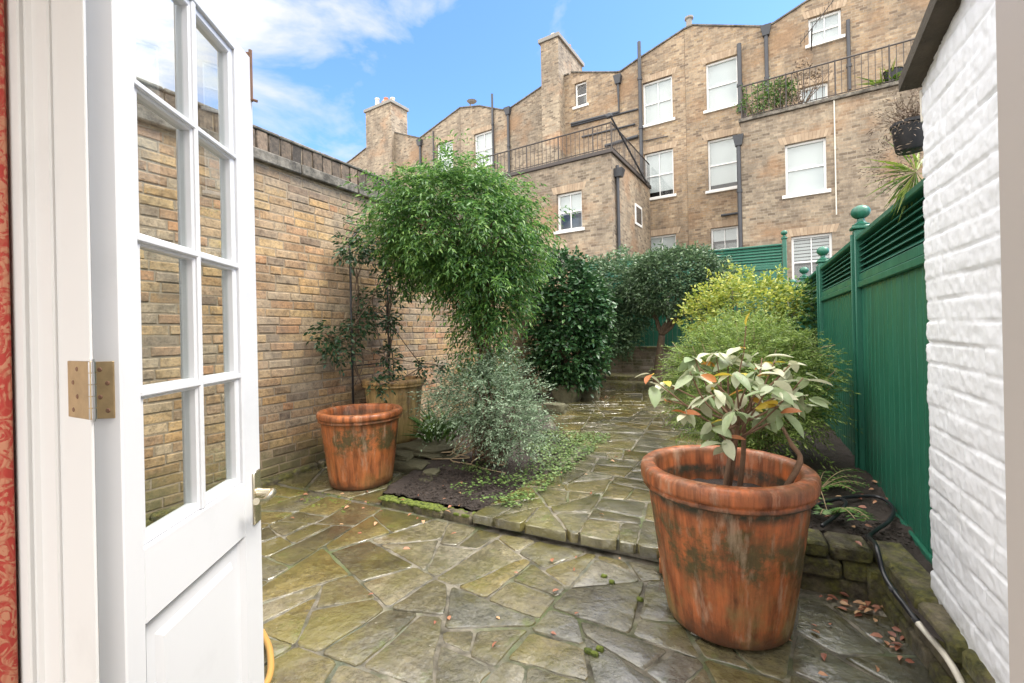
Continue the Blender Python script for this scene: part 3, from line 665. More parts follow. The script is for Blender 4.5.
# ================================================================ WHITE PAINTED BRICK WALL (right)
from mathutils import noise as mnoise
ow = empty('outbuilding_wall', (.60, 0, 0), 0, 'white painted rough brick outbuilding wall under a weathered roof edge', 'wall')
mb = MB(); y0, y1, z0, z1, st_ = .36, 2.25, -.05, 2.66, .0075
ny, nz = int((y1-y0)/st_), int((z1-z0)/st_)
vs = []
rr_ = random.Random(3); rows = int((z1-z0)/.078)+2
off = [rr_.random()*.23 for _ in range(rows)]; dep = {}
for j in range(nz+1):
    z = z0+j*st_
    for i in range(ny+1):
        y = y0+i*st_
        zz = z+.008*mnoise.noise(Vector((y*2.5, z*1.3, 0))); yy = y+.006*mnoise.noise(Vector((y*9, z*9, 5)))
        r = int((zz-z0+.02)/.078); fz = (zz-z0+.02)/.078-r; q = (yy+off[r % rows])/.226; c_ = int(q); fy = q-c_
        if (r, c_) not in dep: dep[(r, c_)] = rr_.uniform(-.004, .003)
        dz_ = min(fz, 1-fz)*.078; dy_ = min(fy, 1-fy)*.226; d = min(dz_, dy_*1.1)
        fill = .5+.5*mnoise.noise(Vector((y*5, z*14, 9)))
        d = min(dz_, dy_*1.9); h = dep[(r, c_)]*.7-.0085*math.exp(-(d/.0045)**2)*max(0, 1.9*fill-.40)*1.15
        h += .003*mnoise.noise(Vector((y*30, z*30, 1)))+.0022*mnoise.noise(Vector((y*75, z*75, 2)))+.002*mnoise.noise(Vector((y*6, z*10, 4)))
        z = min(z, 2.158+.239*(2.27-y))
        vs.append((-h, y+(0.004*mnoise.noise(Vector((z*12, 3, 0))) if i == ny else 0), z))
n_ = ny+1; fs = [(j*n_+i, j*n_+i+1, (j+1)*n_+i+1, (j+1)*n_+i) for j in range(nz) for i in range(ny)]
# end face round the corner
b0 = len(vs)
for j in range(nz+1):
    p = vs[j*n_+ny]; vs.append((.02, p[1]+.004, p[2])); vs.append((.28, 2.255, p[2]))
fs += [(j*n_+ny, b0+2*j, b0+2*j+2, (j+1)*n_+ny) for j in range(nz)]+[(b0+2*j, b0+2*j+1, b0+2*j+3, b0+2*j+2) for j in range(nz)]
mb.add(vs, fs); mb.build('painted_brickwork', MAT['wbrick'], ow, smooth='all')
MAT['oldwood'] = m_plain('weathered_roof_edge', (.07,.058,.042), .9, var=.7, sc=12, bump=.9, bd=.01)
mb = MB(); vs = []
for (yy, zz) in ((2.27, 2.175), (-.3, 2.79)):
    for (xx, dz_) in ((-.062, -.015), (-.062, .035), (1.6, .06), (1.6, .0)): vs.append((xx, yy, zz+dz_))
mb.add(vs, [(0,1,2,3),(4,7,6,5),(0,4,5,1),(1,5,6,2),(2,6,7,3),(3,7,4,0)])
mb.build('roof_edge', MAT['oldwood'], ow)
mb = MB(); mb.tube([(.01, 2.275, 2.15), (.012, 2.275, 2.03)], .009, 8); mb.build('waste_pipe', MAT['hosew'], ow, smooth=True)

# ================================================================ DOOR FRAME, CURTAIN
fr = empty('door_frame', (-1.02, .32, 0), 0, 'white painted timber frame of the garden doorway with stepped architrave', 'door frame')
JY = .33
def fx(px, yy): return PY(px, 341, yy).x
zb, zt = .0, 2.6
def bar(mb, pxa, pxb, yf, yb, r=.004): mb.bbox((fx(pxa, yf), yf, zb), (fx(pxb, yf), yb, zt), r)
mb = MB(); bar(mb, 54, 89.5, JY, JY+.004, .001); mb.bbox((fx(54, JY), JY+.0045, zb), (fx(66, JY), JY+.02, zt), .002); o = mb.build('jamb', MAT['jamb'], None); o.parent = fr; o.location = (1.02, -.32, 0)
mb = MB(); bar(mb, 34, 53.4, JY-.006, JY+.048, .003); bar(mb, 24, 33.4, JY-.012, JY+.047, .006); bar(mb, 9, 23.4, JY-.020, JY+.046, .003); o = mb.build('architrave', MAT['jamb'], fr); o.location = (1.02, -.32, 0)
xr = PY(999.5, 341, .31).x
mb = MB(); mb.bbox((xr, .02, zb), (xr+.10, .31, zt), .003); o = mb.build('jamb', MAT['jamb_shade'], fr); o.location = (1.02, -.32, 0)
cur = MB(); xs = np.linspace(-1.75, fx(7, .30), 60)
vs = [(x, .29+.018*math.sin(i*.55), z) for z in (.02, 2.6) for i, x in enumerate(xs)]; cur.add(vs, [(i, i+1, 61+i, 60+i) for i in range(59)])
cu = cur.build('curtain', MAT['paper'], smooth='all'); tag(cu, 'red and coral leaf patterned curtain hanging beside the white doorframe', 'curtain')
md = cu.modifiers.new('thickness', 'SOLIDIFY'); md.thickness = .004

# room behind the camera (the photo is taken from inside it)
MAT['roomw'] = m_white('room_paint', (.74,.72,.68), .8, .05)
xl, xrr = fx(10, JY)-.02, xr+.10
tag(MB().box((-2.8, .345, 0), (xl+.12, .36, 2.7)).box((xrr-.02, .315, 0), (1.8, .345, 2.7)).box((xl+.12, .345, 2.22), (xrr, .36, 2.7)).build('house_wall', MAT['roomw']), 'front wall of the room round the doorway', None, None, 'structure')
tag(MB().box((-2.8, -1.3, 2.55), (1.8, .34, 2.68)).build('ceiling', MAT['roomw']), 'ceiling of the room behind the doorway', None, None, 'structure')
tag(MB().box((-2.9, -1.3, 0), (-2.8, .34, 2.55)).box((1.8, -1.3, 0), (1.9, .31, 2.55)).build('room_wall', MAT['roomw']), 'side walls of the room behind the doorway', None, None, 'structure')
MAT['floorw'] = m_plain('oak_floor', (.32,.22,.13), .4, var=.2, sc=4)
tag(MB().box((-2.9, -3.5, -.02), (1.9, .33, .03)).build('floor', MAT['floorw']), 'timber floor of the room behind the doorway', None, None, 'structure')
# ================================================================ GLAZED DOOR
K = 275./450; DA = R(5.1)              # leaf plane 5 degrees left of the view axis
ddir = Vector((math.sin(-TH-DA), math.cos(-TH-DA), 0)); dn_ = Vector((-ddir.y, ddir.x, 0))      # dn_: to the left (door back)
r0 = ray(121, 388); tt = .78; P0 = Vector((r0.x*tt, r0.y*tt, 0))
ang = math.atan2(ddir.y, ddir.x)
door = empty('glazed_door', (P0.x, P0.y, 0), ang, 'white half glazed timber door standing open on the left with eight panes', 'door')
Wd, Td = None, .046
def DL(px, py):     # pixel on door face plane -> (s along leaf, z)
    r = ray(px, py); n = dn_; t_ = (P0.dot(n))/(r.dot(n)); p = Vector((r.x*t_, r.y*t_, H+r.z*t_)); return (p-P0).dot(ddir), p.z
Wd = DL(261, 500)[0]; ztop = 2.045; zbot = .07
s_in, zgb = DL(149.5, 548); s_out, _ = DL(242, 480); smid = DL(203.5, 400)[0]
zg = [DL(149, y)[1] for y in (545, 392, 236, 85)]; 
gt = DL(224, 41)[1]; 
zrows = [DL(148, 540)[1], DL(148, 393)[1], DL(148, 240)[1], DL(148, 90)[1], gt]
print('door', Wd, s_in, smid, s_out, zrows)
# local: x along leaf, y = to the left (away from viewer face), face at y=0
zmb = .42; zlock = zrows[0]-.012; stl, str_ = s_in-.012, s_out+.012
mb = MB(); mb.bbox((0, 0, zbot), (stl, Td, ztop), .0025); mb.build('stile', MAT['white'], door)
mb = MB(); mb.bbox((str_, 0, zbot), (Wd, Td, ztop), .003); mb.build('stile', MAT['white'], door)
mb = MB(); mb.bbox((stl+.0005, .0005, zrows[4]+.012), (str_-.0005, Td-.0005, ztop-.001), .002); mb.build('top_rail', MAT['white'], door)
zpt = DL(152, 620)[1]
mb = MB(); mb.bbox((stl+.0005, .0005, zpt), (str_-.0005, Td-.0005, zlock), .002); mb.build('lock_rail', MAT['white'], door)
mb = MB(); mb.bbox((stl+.0005, .0005, zbot), (str_-.0005, Td-.0005, .24), .002); mb.build('bottom_rail', MAT['white'], door)
# raised and fielded panel
mb = MB(); a, b, c_, d_ = stl, str_, .24, zpt
def ringbox(mb, rects):  # nested rects (inset, depth)
    vs = []
    for (ins, dy) in rects: vs += [(a+ins, dy, c_+ins), (b-ins, dy, c_+ins), (b-ins, dy, d_-ins), (a+ins, dy, d_-ins)]
    fs = [(4*r+k, 4*r+(k+1) % 4, 4*r+4+(k+1) % 4, 4*r+4+k) for r in range(len(rects)-1) for k in range(4)]; n = 4*len(rects); fs.append((n-4, n-3, n-2, n-1)); mb.add(vs, fs)
ringbox(mb, [(0, .001), (.008, .012), (.014, .016), (.045, .016), (.056, .006), (.07, .006)]); mb.build('panel', MAT['white'], door)
mb = MB(); a2 = mb.box((stl, Td-.012, .24), (str_, Td-.004, zpt)); mb.build('back_panel', MAT['white'], door)
# beads round panes + glazing bars
def bars_mesh():
    mb = MB()
    def mould(ax, c0, lo, hi, w=.012):
        for (h, d0) in ((w, .008), (w*.55, .0015)):
            if ax == 'v': mb.bbox((c0-h, d0, lo), (c0+h, Td-d0, hi), .003)
            else: mb.bbox((lo, d0+.0004, c0-h), (hi, Td-d0-.0004, c0+h), .003)
    mould('v', smid, zrows[0]-.012, zrows[4]+.012)
    for z in zrows[1:4]: mould('h', z, stl, str_)
    for c0 in (s_in-.003, s_out+.003): mb.bbox((c0-.009, .008, zlock), (c0+.009, Td-.008, zrows[4]+.012), .003)
    for z in (zrows[0]-.003, zrows[4]+.003): mb.bbox((stl, .0085, z-.009), (str_, Td-.0085, z+.009), .003)
    return mb
bars_mesh().build('glazing_bars', MAT['white'], door)
for r in range(4):
    for (u0, u1) in ((s_in+.004, smid-.008), (smid+.008, s_out-.004)):
        MB().box((u0, Td*.5-.0015, zrows[r]+.005), (u1, Td*.5+.0015, zrows[r+1]-.005)).build('glass_pane', MAT['glass'], door)
# hinge: leaf on door edge (x=0 face) and leaf on jamb, knuckles
zh0, zh1 = DL(121, 418)[1], DL(121, 361)[1]
hg = MB(); hg.bbox((-.0022, .010, zh0), (.001, Td-.001, zh1), .0008); h_ = hg.build('hinge_leaf', MAT['brass'], door)
mb = MB()
for k in range(4):
    st0 = len(mb.v); mb.lathe([(.0001, .0012), (.003, .0012), (.0042, 0)], 10, (0, 0, 0)); z = zh0+(zh1-zh0)*(.14+.24*k); M = Matrix.Translation((-.0022, .020+(.012 if k % 2 else 0), z)) @ Matrix.Rotation(R(-90), 4, 'Y'); mb.xf(M, st0)
mb.build('screw', MAT['rust'], h_)
jl = MB(); zj0, zj1 = PY(80, 418, JY).z, PY(80, 361, JY).z
jl.bbox((fx(68.5, JY), JY-.0022, zj0), (fx(91, JY), JY+.001, zj1), .0008); j_ = jl.build('hinge_leaf', MAT['brass'], fr); j_.location = (1.02, -.32, 0)
mb = MB()
for k in range(4):
    st0 = len(mb.v); mb.lathe([(.0001, .0012), (.003, .0012), (.0042, 0)], 10); z = zj0+(zj1-zj0)*(.14+.24*k); M = Matrix.Translation((fx(78 if k % 2 else 74, JY), JY-.0022, z)) @ Matrix.Rotation(R(90), 4, 'X'); mb.xf(M, st0)
mb.build('screw', MAT['rust'], j_)
kp = PY(92.5, 390, JY+.002); kz = (zj1-zj0)/5; mb = MB()
for k in range(5): mb.tube([(kp.x, kp.y, zj0+kz*k+.0008), (kp.x, kp.y, zj0+kz*(k+1)-.0008)], .0050, 14)
mb.tube([(kp.x, kp.y, zj0-.003), (kp.x, kp.y, zj1+.003)], .0034, 12)
mb.build('hinge_knuckle', MAT['steel'], j_, smooth=True)
# lever handle
hz = DL(256, 492)[1]; hs_ = Wd-.030
mb = MB(); mb.bbox((hs_-.020, -.006, hz-.085), (hs_+.020, .0005, hz+.06), .003); hp = mb.build('handle_plate', MAT['nickel'], door, smooth=True)
mb = MB(); mb.tube([(hs_, -.004, hz), (hs_, -.02, hz), (hs_, -.045, hz)], [.013, .009, .008], 14)
mb.tube([(hs_, -.045, hz), (hs_-.012, -.05, hz), (hs_-.03, -.05, hz-.003), (hs_-.06, -.048, hz-.006), (hs_-.085, -.046, hz+.004), (hs_-.098, -.046, hz+.008)], [.010, .010, .0085, .007, .0085, .009], 14)
mb.build('handle', MAT['nickel'], hp, smooth=True)
zb0, zb1 = DL(254, 104)[1], DL(254, 55)[1]
mb = MB(); mb.bbox((Wd-.002, .006, zb0), (Wd+.004, .022, zb1), .002); mb.tube([(Wd-.008, .0, zb1), (Wd-.008, .0, zb0)], .005, 8); mb.tube([(Wd-.008, 0, zb0+.005), (Wd-.008, -.016, zb0)], .004, 8); mb.build('bolt', MAT['rust'], door, smooth=True)
# yellow hose loop behind door
hy = MB()
c = [(262,636),(266,645),(269,660),(268,683),(258,705),(220,715),(150,705),(100,690),(93,660),(96,640),(110,625)]
pts = []
for (a_, b_) in c: p = PZ(a_, b_, .035); pts.append(p)
def smooth_path(pts, n=6):
    out = []; P = [Vector(p) for p in pts]
    for i in range(len(P)-1):
        p0, p1, p2, p3 = P[max(0, i-1)], P[i], P[i+1], P[min(len(P)-1, i+2)]
        for k in range(n):
            t_ = k/n; out.append(.5*((2*p1)+(p2-p0)*t_+(2*p0-5*p1+4*p2-p3)*t_*t_+(3*p1-p0-3*p2+p3)*t_**3))
    out.append(P[-1]); return out
# ================================================================ HOSES
pts = [PZ(a_, b_, .03) for (a_, b_) in [(262,632),(270,652),(266,684),(225,720),(150,728),(104,705),(91,668),(97,634),(135,616),(205,614),(262,632)]]
mb = MB(); mb.tube(smooth_path(pts, 8), .012, 10, False)
tag(mb.build('garden_hose', MAT['yhose'], smooth='all'), 'ochre yellow hose coil just behind the open white door', 'hose')
pts = [PZ(822,526,.25), PZ(838,514,.255), PZ(846,503,.265), PZ(838,499,.26), PZ(820,505,.255), PZ(812,508,.255), PZ(825,502,.265), PZ(850,497,.26), PZ(878,497,.26), PZ(893,508,.25), PZ(889,521,.245), PZ(876,530,.248), PZ(869,537,.252)]
pts += [PX(876,546,.455), PX(883,572,.458), PX(893,590,.47), PX(905,606,.49), PX(918,623,.515)]
bh = MB(); path = smooth_path(pts, 8); bh.tube(path, .0095, 10)
hb = empty('water_hose', (.45, 2.5, .1), 0, 'black hose looping over the kerb and turning white beside the painted wall', 'hose')
o = bh.build('black_hose', MAT['hose'], hb, smooth='all'); o.location = (-.45, -2.5, -.1)
mb = MB(); mb.tube(smooth_path([PX(918,623,.515), PX(930,637,.535), PX(945,655,.55), PX(960,680,.57), PX(972,710,.59)], 6), .0105, 10); o = mb.build('white_hose', MAT['hosew'], hb, smooth='all'); o.location = (-.45, -2.5, -.1)
for pp in (PZ(869,537,.252), PX(893,590,.47), PX(916,620,.512)):
    mb = MB(); rock(mb, pp, (.018, .018, .014), 1, 1); o = mb.build('hose_clip', MAT['hose'], hb); o.location = (-.45, -2.5, -.1)

# ================================================================ POTS
def pot(name, c, r0_, r1_, h, rim, mat, label, soil_d=.09, n=64):
    e = empty(name, c, random.uniform(0, 6), label, 'plant pot', 'large terracotta pots')
    th = .028
    prof = [(.001, .0), (r0_*.93, 0), (r0_, .012)]
    for k in range(1, 15): f = k/15; prof.append((r0_+(r1_-.03-r0_)*(f**.9), .012+(h-rim-.035)*f))
    prof += [(r1_-.030, h-rim-.022), (r1_-.022, h-rim-.014), (r1_-.012, h-rim-.018), (r1_-.008, h-rim-.010), (r1_-.014, h-rim-.002), (r1_-.012, h-rim+.006), (r1_-.002, h-rim+.012), (r1_, h-rim+.022), (r1_+.001, h-.022), (r1_-.004, h-.008), (r1_-.014, h)]
    prof += [(r1_-.05, h+.001), (r1_-.060, h-.006), (r1_-.066, h-.02), (r1_-.075, h-.12), (r1_-.1, h-.25)]
    mb = MB(); mb.lathe(prof, n, wob=.004, sd=random.random()*6); b = mb.build('body', mat, e, smooth='all')
    mb = MB(); rr = r1_-.07; vs = [(0, 0, h-soil_d+.01)]; N = 40
    for q in range(1, 9):
        for k in range(N): a = 2*math.pi*k/N; r = rr*q/8; vs.append((r*math.cos(a), r*math.sin(a), h-soil_d+random.uniform(-.008, .008)))
    fs = [(0, 1+k, 1+(k+1) % N) for k in range(N)]+[(1+(q-1)*N+k, 1+q*N+k, 1+q*N+(k+1) % N, 1+(q-1)*N+(k+1) % N) for q in range(1, 8) for k in range(N)]
    mb.add(vs, fs); mb.build('soil', MAT['soil'], e, smooth='all'); return e
BP = Vector((-.105, 2.165, .004))
pot1 = pot('terracotta_pot', BP, .245, .350, .655, .075, MAT['terra1'], 'largest weathered orange terracotta pot in front, planted with a pale leaved shrub', .15)
c2 = Vector((-2.96, 2.81, .004)); pot2 = pot('terracotta_pot', c2, .255, .352, .62, .06, MAT['terra2'], 'orange terracotta pot with a dark mossy patch, holding only water by the brick wall', .10)
c3 = Vector((-3.30, 3.60, .15)); pot3 = pot('terracotta_pot', c3, .235, .325, .65, .055, MAT['terra3'], 'green algae covered tall pot standing on stones behind the orange one', .06)
# stones by pot3
sk = MB()
for (px, py, z, s) in [(425,447,.13,(.42,.30,.055)),(400,452,.10,(.3,.25,.06)),(440,455,.06,(.3,.2,.06)),(415,465,.03,(.28,.2,.07)),(432,474,.05,(.10,.08,.05)),(425,482,.02,(.08,.07,.04)),(380,450,.08,(.3,.3,.09))]:
    p = PZ(px, py, z); rock(sk, p, s, px, 3)
o = sk.build('stone_stack', MAT['rock'], smooth=True); tag(o, 'low stack of flat mossy stones under the algae covered pot', 'stones')

# ================================================================ FACADES
PH = -math.atan(.08); FO = Vector((0, 16.76, 0)); fe = Vector((math.cos(PH), math.sin(PH), 0)); fn = Vector((-math.sin(PH), math.cos(PH), 0))
def FL(px, py, d=0):
    r = ray(px, py); t_ = (FO.dot(fn)+d)/(r.dot(fn)); p = Vector((r.x*t_, r.y*t_, H+r.z*t_)); return ((p-FO).dot(fe), p.z)
def FS(px, py, s):     # on plane local x = s -> (d, z)
    r = ray(px, py); t_ = (FO.dot(fe)+s)/(r.dot(fe)); p = Vector((r.x*t_, r.y*t_, H+r.z*t_)); return ((p-FO).dot(fn), p.z)
def house(name, s0, label):
    o = FO+fe*s0; e = empty(name, (o.x, o.y, 0), PH, label, 'house'); e['s0'] = s0; return e
def hole_of(px_quad, d, s0):      # TL, TR, BR, BL -> rect in local
    P = [FL(a, b, d) for a, b in px_quad]; sl_ = (P[0][0]+P[3][0])/2; sr = (P[1][0]+P[2][0])/2; zt_ = (P[0][1]+P[1][1])/2; zb_ = (P[2][1]+P[3][1])/2
    return (sl_-s0, sr-s0, zb_, zt_)
def window(hs, rect, d, blind=.8, bars=1, arch=.035, dark=False, slat=False, sash=.5):
    x0, x1, z0, z1 = rect; dd = d+.11
    fw_ = .055; mb = MB(); zs = z0+(z1-z0)*sash
    mb.prism([(x0, z0), (x1, z0), (x1, z1), (x0, z1)], [[(x0+fw_, z0+fw_), (x1-fw_, z0+fw_), (x1-fw_, z1-fw_), (x0+fw_, z1-fw_)]], dd, dd+.09)
    mb.box((x0+fw_, dd+.02, zs-.02), (x1-fw_, dd+.07, zs+.02))
    for k in range(bars):
        xx = x0+(x1-x0)*(k+1)/(bars+1); mb.box((xx-.011, dd+.021, z0+fw_), (xx+.011, dd+.06, z1-fw_))
    f = mb.build('window', MAT['frame'], hs)
    MB().box((x0+.03, dd+.05, z0+.03), (x1-.03, dd+.058, z1-.03)).build('pane', MAT['glass'], f)
    MB().box((x0+.02, dd+.35, z0+.0), (x1-.02, dd+.36, z1)).build('room', MAT['pane'], f)  # thin dark sheet; its colour stands in for the unlit interior
    if blind:
        zb_ = z1-(z1-z0)*blind
        if slat:
            mb = MB(); z = zb_
            while z < z1-.05: mb.add([(x0+.03, dd+.075, z), (x1-.03, dd+.075, z), (x1-.03, dd+.085, z+.07), (x0+.03, dd+.085, z+.07)], [(0,1,2,3)]); z += .095
            mb.build('blind', MAT['slat'], f)
        else: MB().box((x0+.02, dd+.075, zb_), (x1-.02, dd+.08, z1-.02)).build('blind', MAT['blind'], f)
    MB().bbox((x0-.09, d-.07, z0-.10), (x1+.09, d+.12, z0-.004), .008).build('sill', MAT['sill'], f)
    # brick flat arch above the opening
    mb = MB(); n = max(6, int((x1-x0+.2)/.078))
    for k in range(n):
        a0 = x0-.1+(x1-x0+.2)*k/n; a1 = x0-.1+(x1-x0+.2)*(k+1)/n; cc = (x0+x1)/2; sk_ = .22
        mb.prism([(a0+.004, z1+.004), (a1-.004, z1+.004), (a1-.004+(a1-cc)*sk_*.6, z1+.22), (a0+.004+(a0-cc)*sk_*.6, z1+.22)], [], d-.006, d+.03)
    mb.build('arch', MAT['archb'], f); return f
t = NT('arch_brick'); MAT['archb'] = t.fin(t.mix(.4, t.ramp(t.island(), [(0, (.34,.25,.17)), (.5, (.43,.33,.23)), (1, (.30,.22,.15))]), t.ramp(t.noise(6, 5), [(.3, .5), (.7, 1.2)]), 'MULTIPLY'), .9)
def wallpoly(pxs, d, s0, zb=0.):
    P = [FL(a, b, d) for a, b in pxs]; P = [(p[0]-s0, p[1]) for p in P]
    return [(P[0][0], zb)]+P+[(P[-1][0], zb)]
def rect_h(r): return [(r[0], r[2]), (r[1], r[2]), (r[1], r[3]), (r[0], r[3])]
def coping(hs, poly, d0, d1, w=.05, mat='stonecop'):
    mb = MB(); P = poly[1:-1]
    for a_, b_ in zip(P[:-1], P[1:]):
        if abs(a_[0]-b_[0]) < .12: continue
        mb.prism([(a_[0], a_[1]+.003), (b_[0], b_[1]+.003), (b_[0], b_[1]+w), (a_[0], a_[1]+w)], [], d0-.05, d1)
    mb.build('coping', MAT[mat], hs)
def pipe(hs, pxs, d, r=.05, s0=0, hopper=True, mat='pipe', name='drainpipe', sx=None):
    P = [FL(a, b, d) for a, b in pxs]; pts = [(p[0]-s0, d, p[1]) for p in P]
    if sx is None:
        for i in range(1, len(pts)): 
            if abs(pts[i][0]-pts[i-1][0]) < .35: pts[i] = (pts[i-1][0], d, pts[i][2])
    mb = MB(); mb.tube(pts, r, 10)
    z = pts[0][2]; zl = min(p[2] for p in pts)
    k = z-1.4
    while k > zl: mb.tube([(pts[-1][0], d, k), (pts[-1][0], d, k+.09)], r*1.35, 10); k -= 1.8
    if hopper:
        x = pts[0][0]; mb.add([(x-.09, d-.08, z), (x+.09, d-.08, z), (x+.09, d+.08, z), (x-.09, d+.08, z), (x-.15, d-.14, z+.3), (x+.15, d-.14, z+.3), (x+.15, d+.1, z+.3), (x-.15, d+.1, z+.3)], [(0,3,2,1),(4,5,6,7),(0,1,5,4),(1,2,6,5),(2,3,7,6),(3,0,4,7)])
    return mb.build(name, MAT[mat], hs, smooth=True)
def chimney(hs, px0, px1, ytop, ybot, d0, d1, s0, mat, pots, capmat='render'):
    a, z1 = FL(px0, ytop, d0); b, _ = FL(px1, ytop, d0); _, z0 = FL(px0, ybot, d0); a -= s0; b -= s0
    mb = MB(); mb.box((a, d0, z0), (b, d1, z1)); c = mb.build('chimney', MAT[mat], hs)
    MB().bbox((a-.08, d0-.08, z1+.002), (b+.08, d1+.08, z1+.16), .01).build('cap', MAT[capmat], c)
    for i in range(pots):
        mb = MB(); f = (i+.5)/pots; yy = d0+.25+(d1-d0-.5)*f; xx = a+(b-a)*(.3+.4*((i*37) % 10)/10)
        h = random.uniform(.45, .8); mb.lathe([(.13, 0), (.14, .03), (.115, .06), (.10, h-.08), (.125, h-.06), (.125, h), (.09, h), (.085, h-.1)], 14, (xx, yy, z1+.16)); mb.build('chimney_pot', MAT['pottery' if i % 2 else 'potpale'], c, smooth=True)
    return c
def railing(hs, pts, h, name='railing', sp=.14):
    mb = MB(); pts = [Vector(p) for p in pts]
    for a, b in zip(pts[:-1], pts[1:]):
        L = (b-a).length; n = max(1, int(L/sp)); mb.tube([a+Vector((0,0,h)), b+Vector((0,0,h))], .022, 6); mb.tube([a+Vector((0,0,.08)), b+Vector((0,0,.08))], .014, 6)
        for k in range(n+1):
            p = a.lerp(b, k/n); big = k % 8 == 0; mb.tube([p, p+Vector((0,0,h+(.03 if big else 0)))], .02 if big else .009, 6)
    return mb.build(name, MAT['rail'], hs)
DEEP = 5
# --- house 1 (far left)
s0 = FL(405, 200)[0]; h1 = house('brick_house', s0, 'far left brown brick house with a square chimney stack of red and cream pots')
pl = wallpoly([(330,175),(352,160),(366,149),(391,132),(420,138.5),(460,108.5)], 0, s0); mb = MB(); mb.prism(pl, [], 0, DEEP); mb.build('wall', MAT['greystock'], h1); coping(h1, pl, 0, .3)
chimney(h1, 365.5, 391, 113, 200, -.25, .9, s0, 'chimbrick', 5)
pipe(h1, [(420,146),(420.5,200)], -.06, .055, s0)
pipe(h1, [(433,131),(434,200)], -.06, .03, s0, hopper=False)
# --- house 2
s0 = FL(500, 200)[0]; h2 = house('brick_house', s0, 'brown brick house with a dipped roofline seen just above the leafy climber')
pl = wallpoly([(460.2,108.3),(480,106.5),(503,110.5),(510,109),(541,88),(551,82)], 0, s0)
ws = [hole_of([(436.7,144),(452.8,140),(452.8,171),(436.7,174)], 0, s0), hole_of([(474,134),(492,129.5),(492.5,163),(474.5,167)], 0, s0)]
pl[0] = (FL(460.2,108,0)[0]-s0, 0)
mb = MB(); mb.prism(pl, [rect_h(ws[1])], 0, DEEP); mb.build('wall', MAT['greystock'], h2); coping(h2, pl, 0, .3)
window(h2, ws[1], 0, 1)
pipe(h2, [(508,115),(510,220)], -.07, .06, s0); pipe(h2, [(492,94),(493,200)], -.07, .05, s0, hopper=False)
mb = MB(); p = FL(465, 104); mb.tube([(p[0]-s0, .4, p[1]-.2), (p[0]-s0, .4, p[1]+.3)], .03, 6); mb.lathe([(.01, 0), (.16, .05), (.24, .12)], 14, (p[0]-s0+.1, .4, p[1]+.15)); mb.build('satellite_dish', MAT['render'], h2)
# window of house 1's right half (above the climber)
# (rebuilt wall of house 1 keeps the opening)
for ch in list(h1.children):
    if ch.name.startswith('wall'): bpy.data.objects.remove(ch)
s0 = h1['s0']; wr = hole_of([(436.7,144),(452.8,140),(452.8,171),(436.7,174)], 0, s0)
pl = wallpoly([(330,175),(352,160),(366,149),(391,132),(420,138.5),(460,108.5)], 0, s0); mb = MB(); mb.prism(pl, [rect_h(wr)], 0, DEEP); mb.build('wall', MAT['greystock'], h1); window(h1, wr, 0, 1)
# --- house 3
s0 = FL(610, 200)[0]; h3 = house('brick_house', s0, 'brick house behind the round topped bush with a tall chimney and railed rear extension')
q3 = [[(642.6,83),(671.6,75),(673,118),(643,126)], [(644,154),(672.5,148),(674.5,193),(645,200)], [(647,237),(675.6,233.5),(677,275),(648,280)]]
qa = [(574.4,83.5),(586,80.6),(587,104),(575.3,107)]
ws = [hole_of(q, 0, s0) for q in q3]+[hole_of(qa, 0, s0)]
pl = wallpoly([(551.2,82),(569,74.5),(571,73),(617,73),(621,72),(638,60),(684,30)], 0, s0)
mb = MB(); mb.prism(pl, [rect_h(r) for r in ws], 0, DEEP); mb.build('wall', MAT['stock'], h3); coping(h3, pl, 0, .3)
window(h3, ws[0], 0, .97); window(h3, ws[1], 0, .86, bars=1); window(h3, ws[2], 0, .35, bars=1); window(h3, ws[3], 0, 0, bars=0)
chimney(h3, 540.5, 558, 44, 235, -.5, 1.9, s0, 'chimbrick', 2)
pipe(h3, [(639,42),(643,262)], -.12, .065, s0, hopper=False); pipe(h3, [(618,84),(619,112),(571,124)], -.08, .05, s0, sx=1)
pipe(h3, [(571,126),(638,109)], -.05, .035, s0, hopper=False, sx=1, name='cable')
pipe(h3, [(582,137),(635,124)], -.05, .035, s0, hopper=False, sx=1, name='cable'); pipe(h3, [(605,146),(638,136)], -.08, .06, s0, hopper=False, sx=1, name='waste_pipe')
pipe(h3, [(643,141),(668,136)], -.04, .015, s0, hopper=False, sx=1, name='cable')
DE = -4.1
sc_ = FL(611, 150, DE)[0]-s0
e0 = FL(470, 180, DE)[0]-s0; ez = FL(610, 153, DE)[1]
wq = hole_of([(556.5,196),(581.6,188),(582,228),(557,231)], DE, s0)
wq2 = hole_of([(530,252),(555,249),(555,285),(530,288)], DE, s0)
mb = MB(); mb.prism([(e0, 0), (sc_, 0), (sc_, ez), (e0, ez)], [rect_h(wq), rect_h(wq2)], DE, -.002); mb.build('extension_wall', MAT['greystock'], h3)
window(h3, wq, DE, .55, bars=1); window(h3, wq2, DE, .2)
MB().bbox((e0, DE-.06, ez+.003), (sc_+.06, -.003, ez+.12), .01).build('parapet', MAT['rail'], h3)
railing(h3, [(e0, DE+.05, ez+.12), (sc_, DE+.05, ez+.12), (sc_, -.05, ez+.12)], .78)
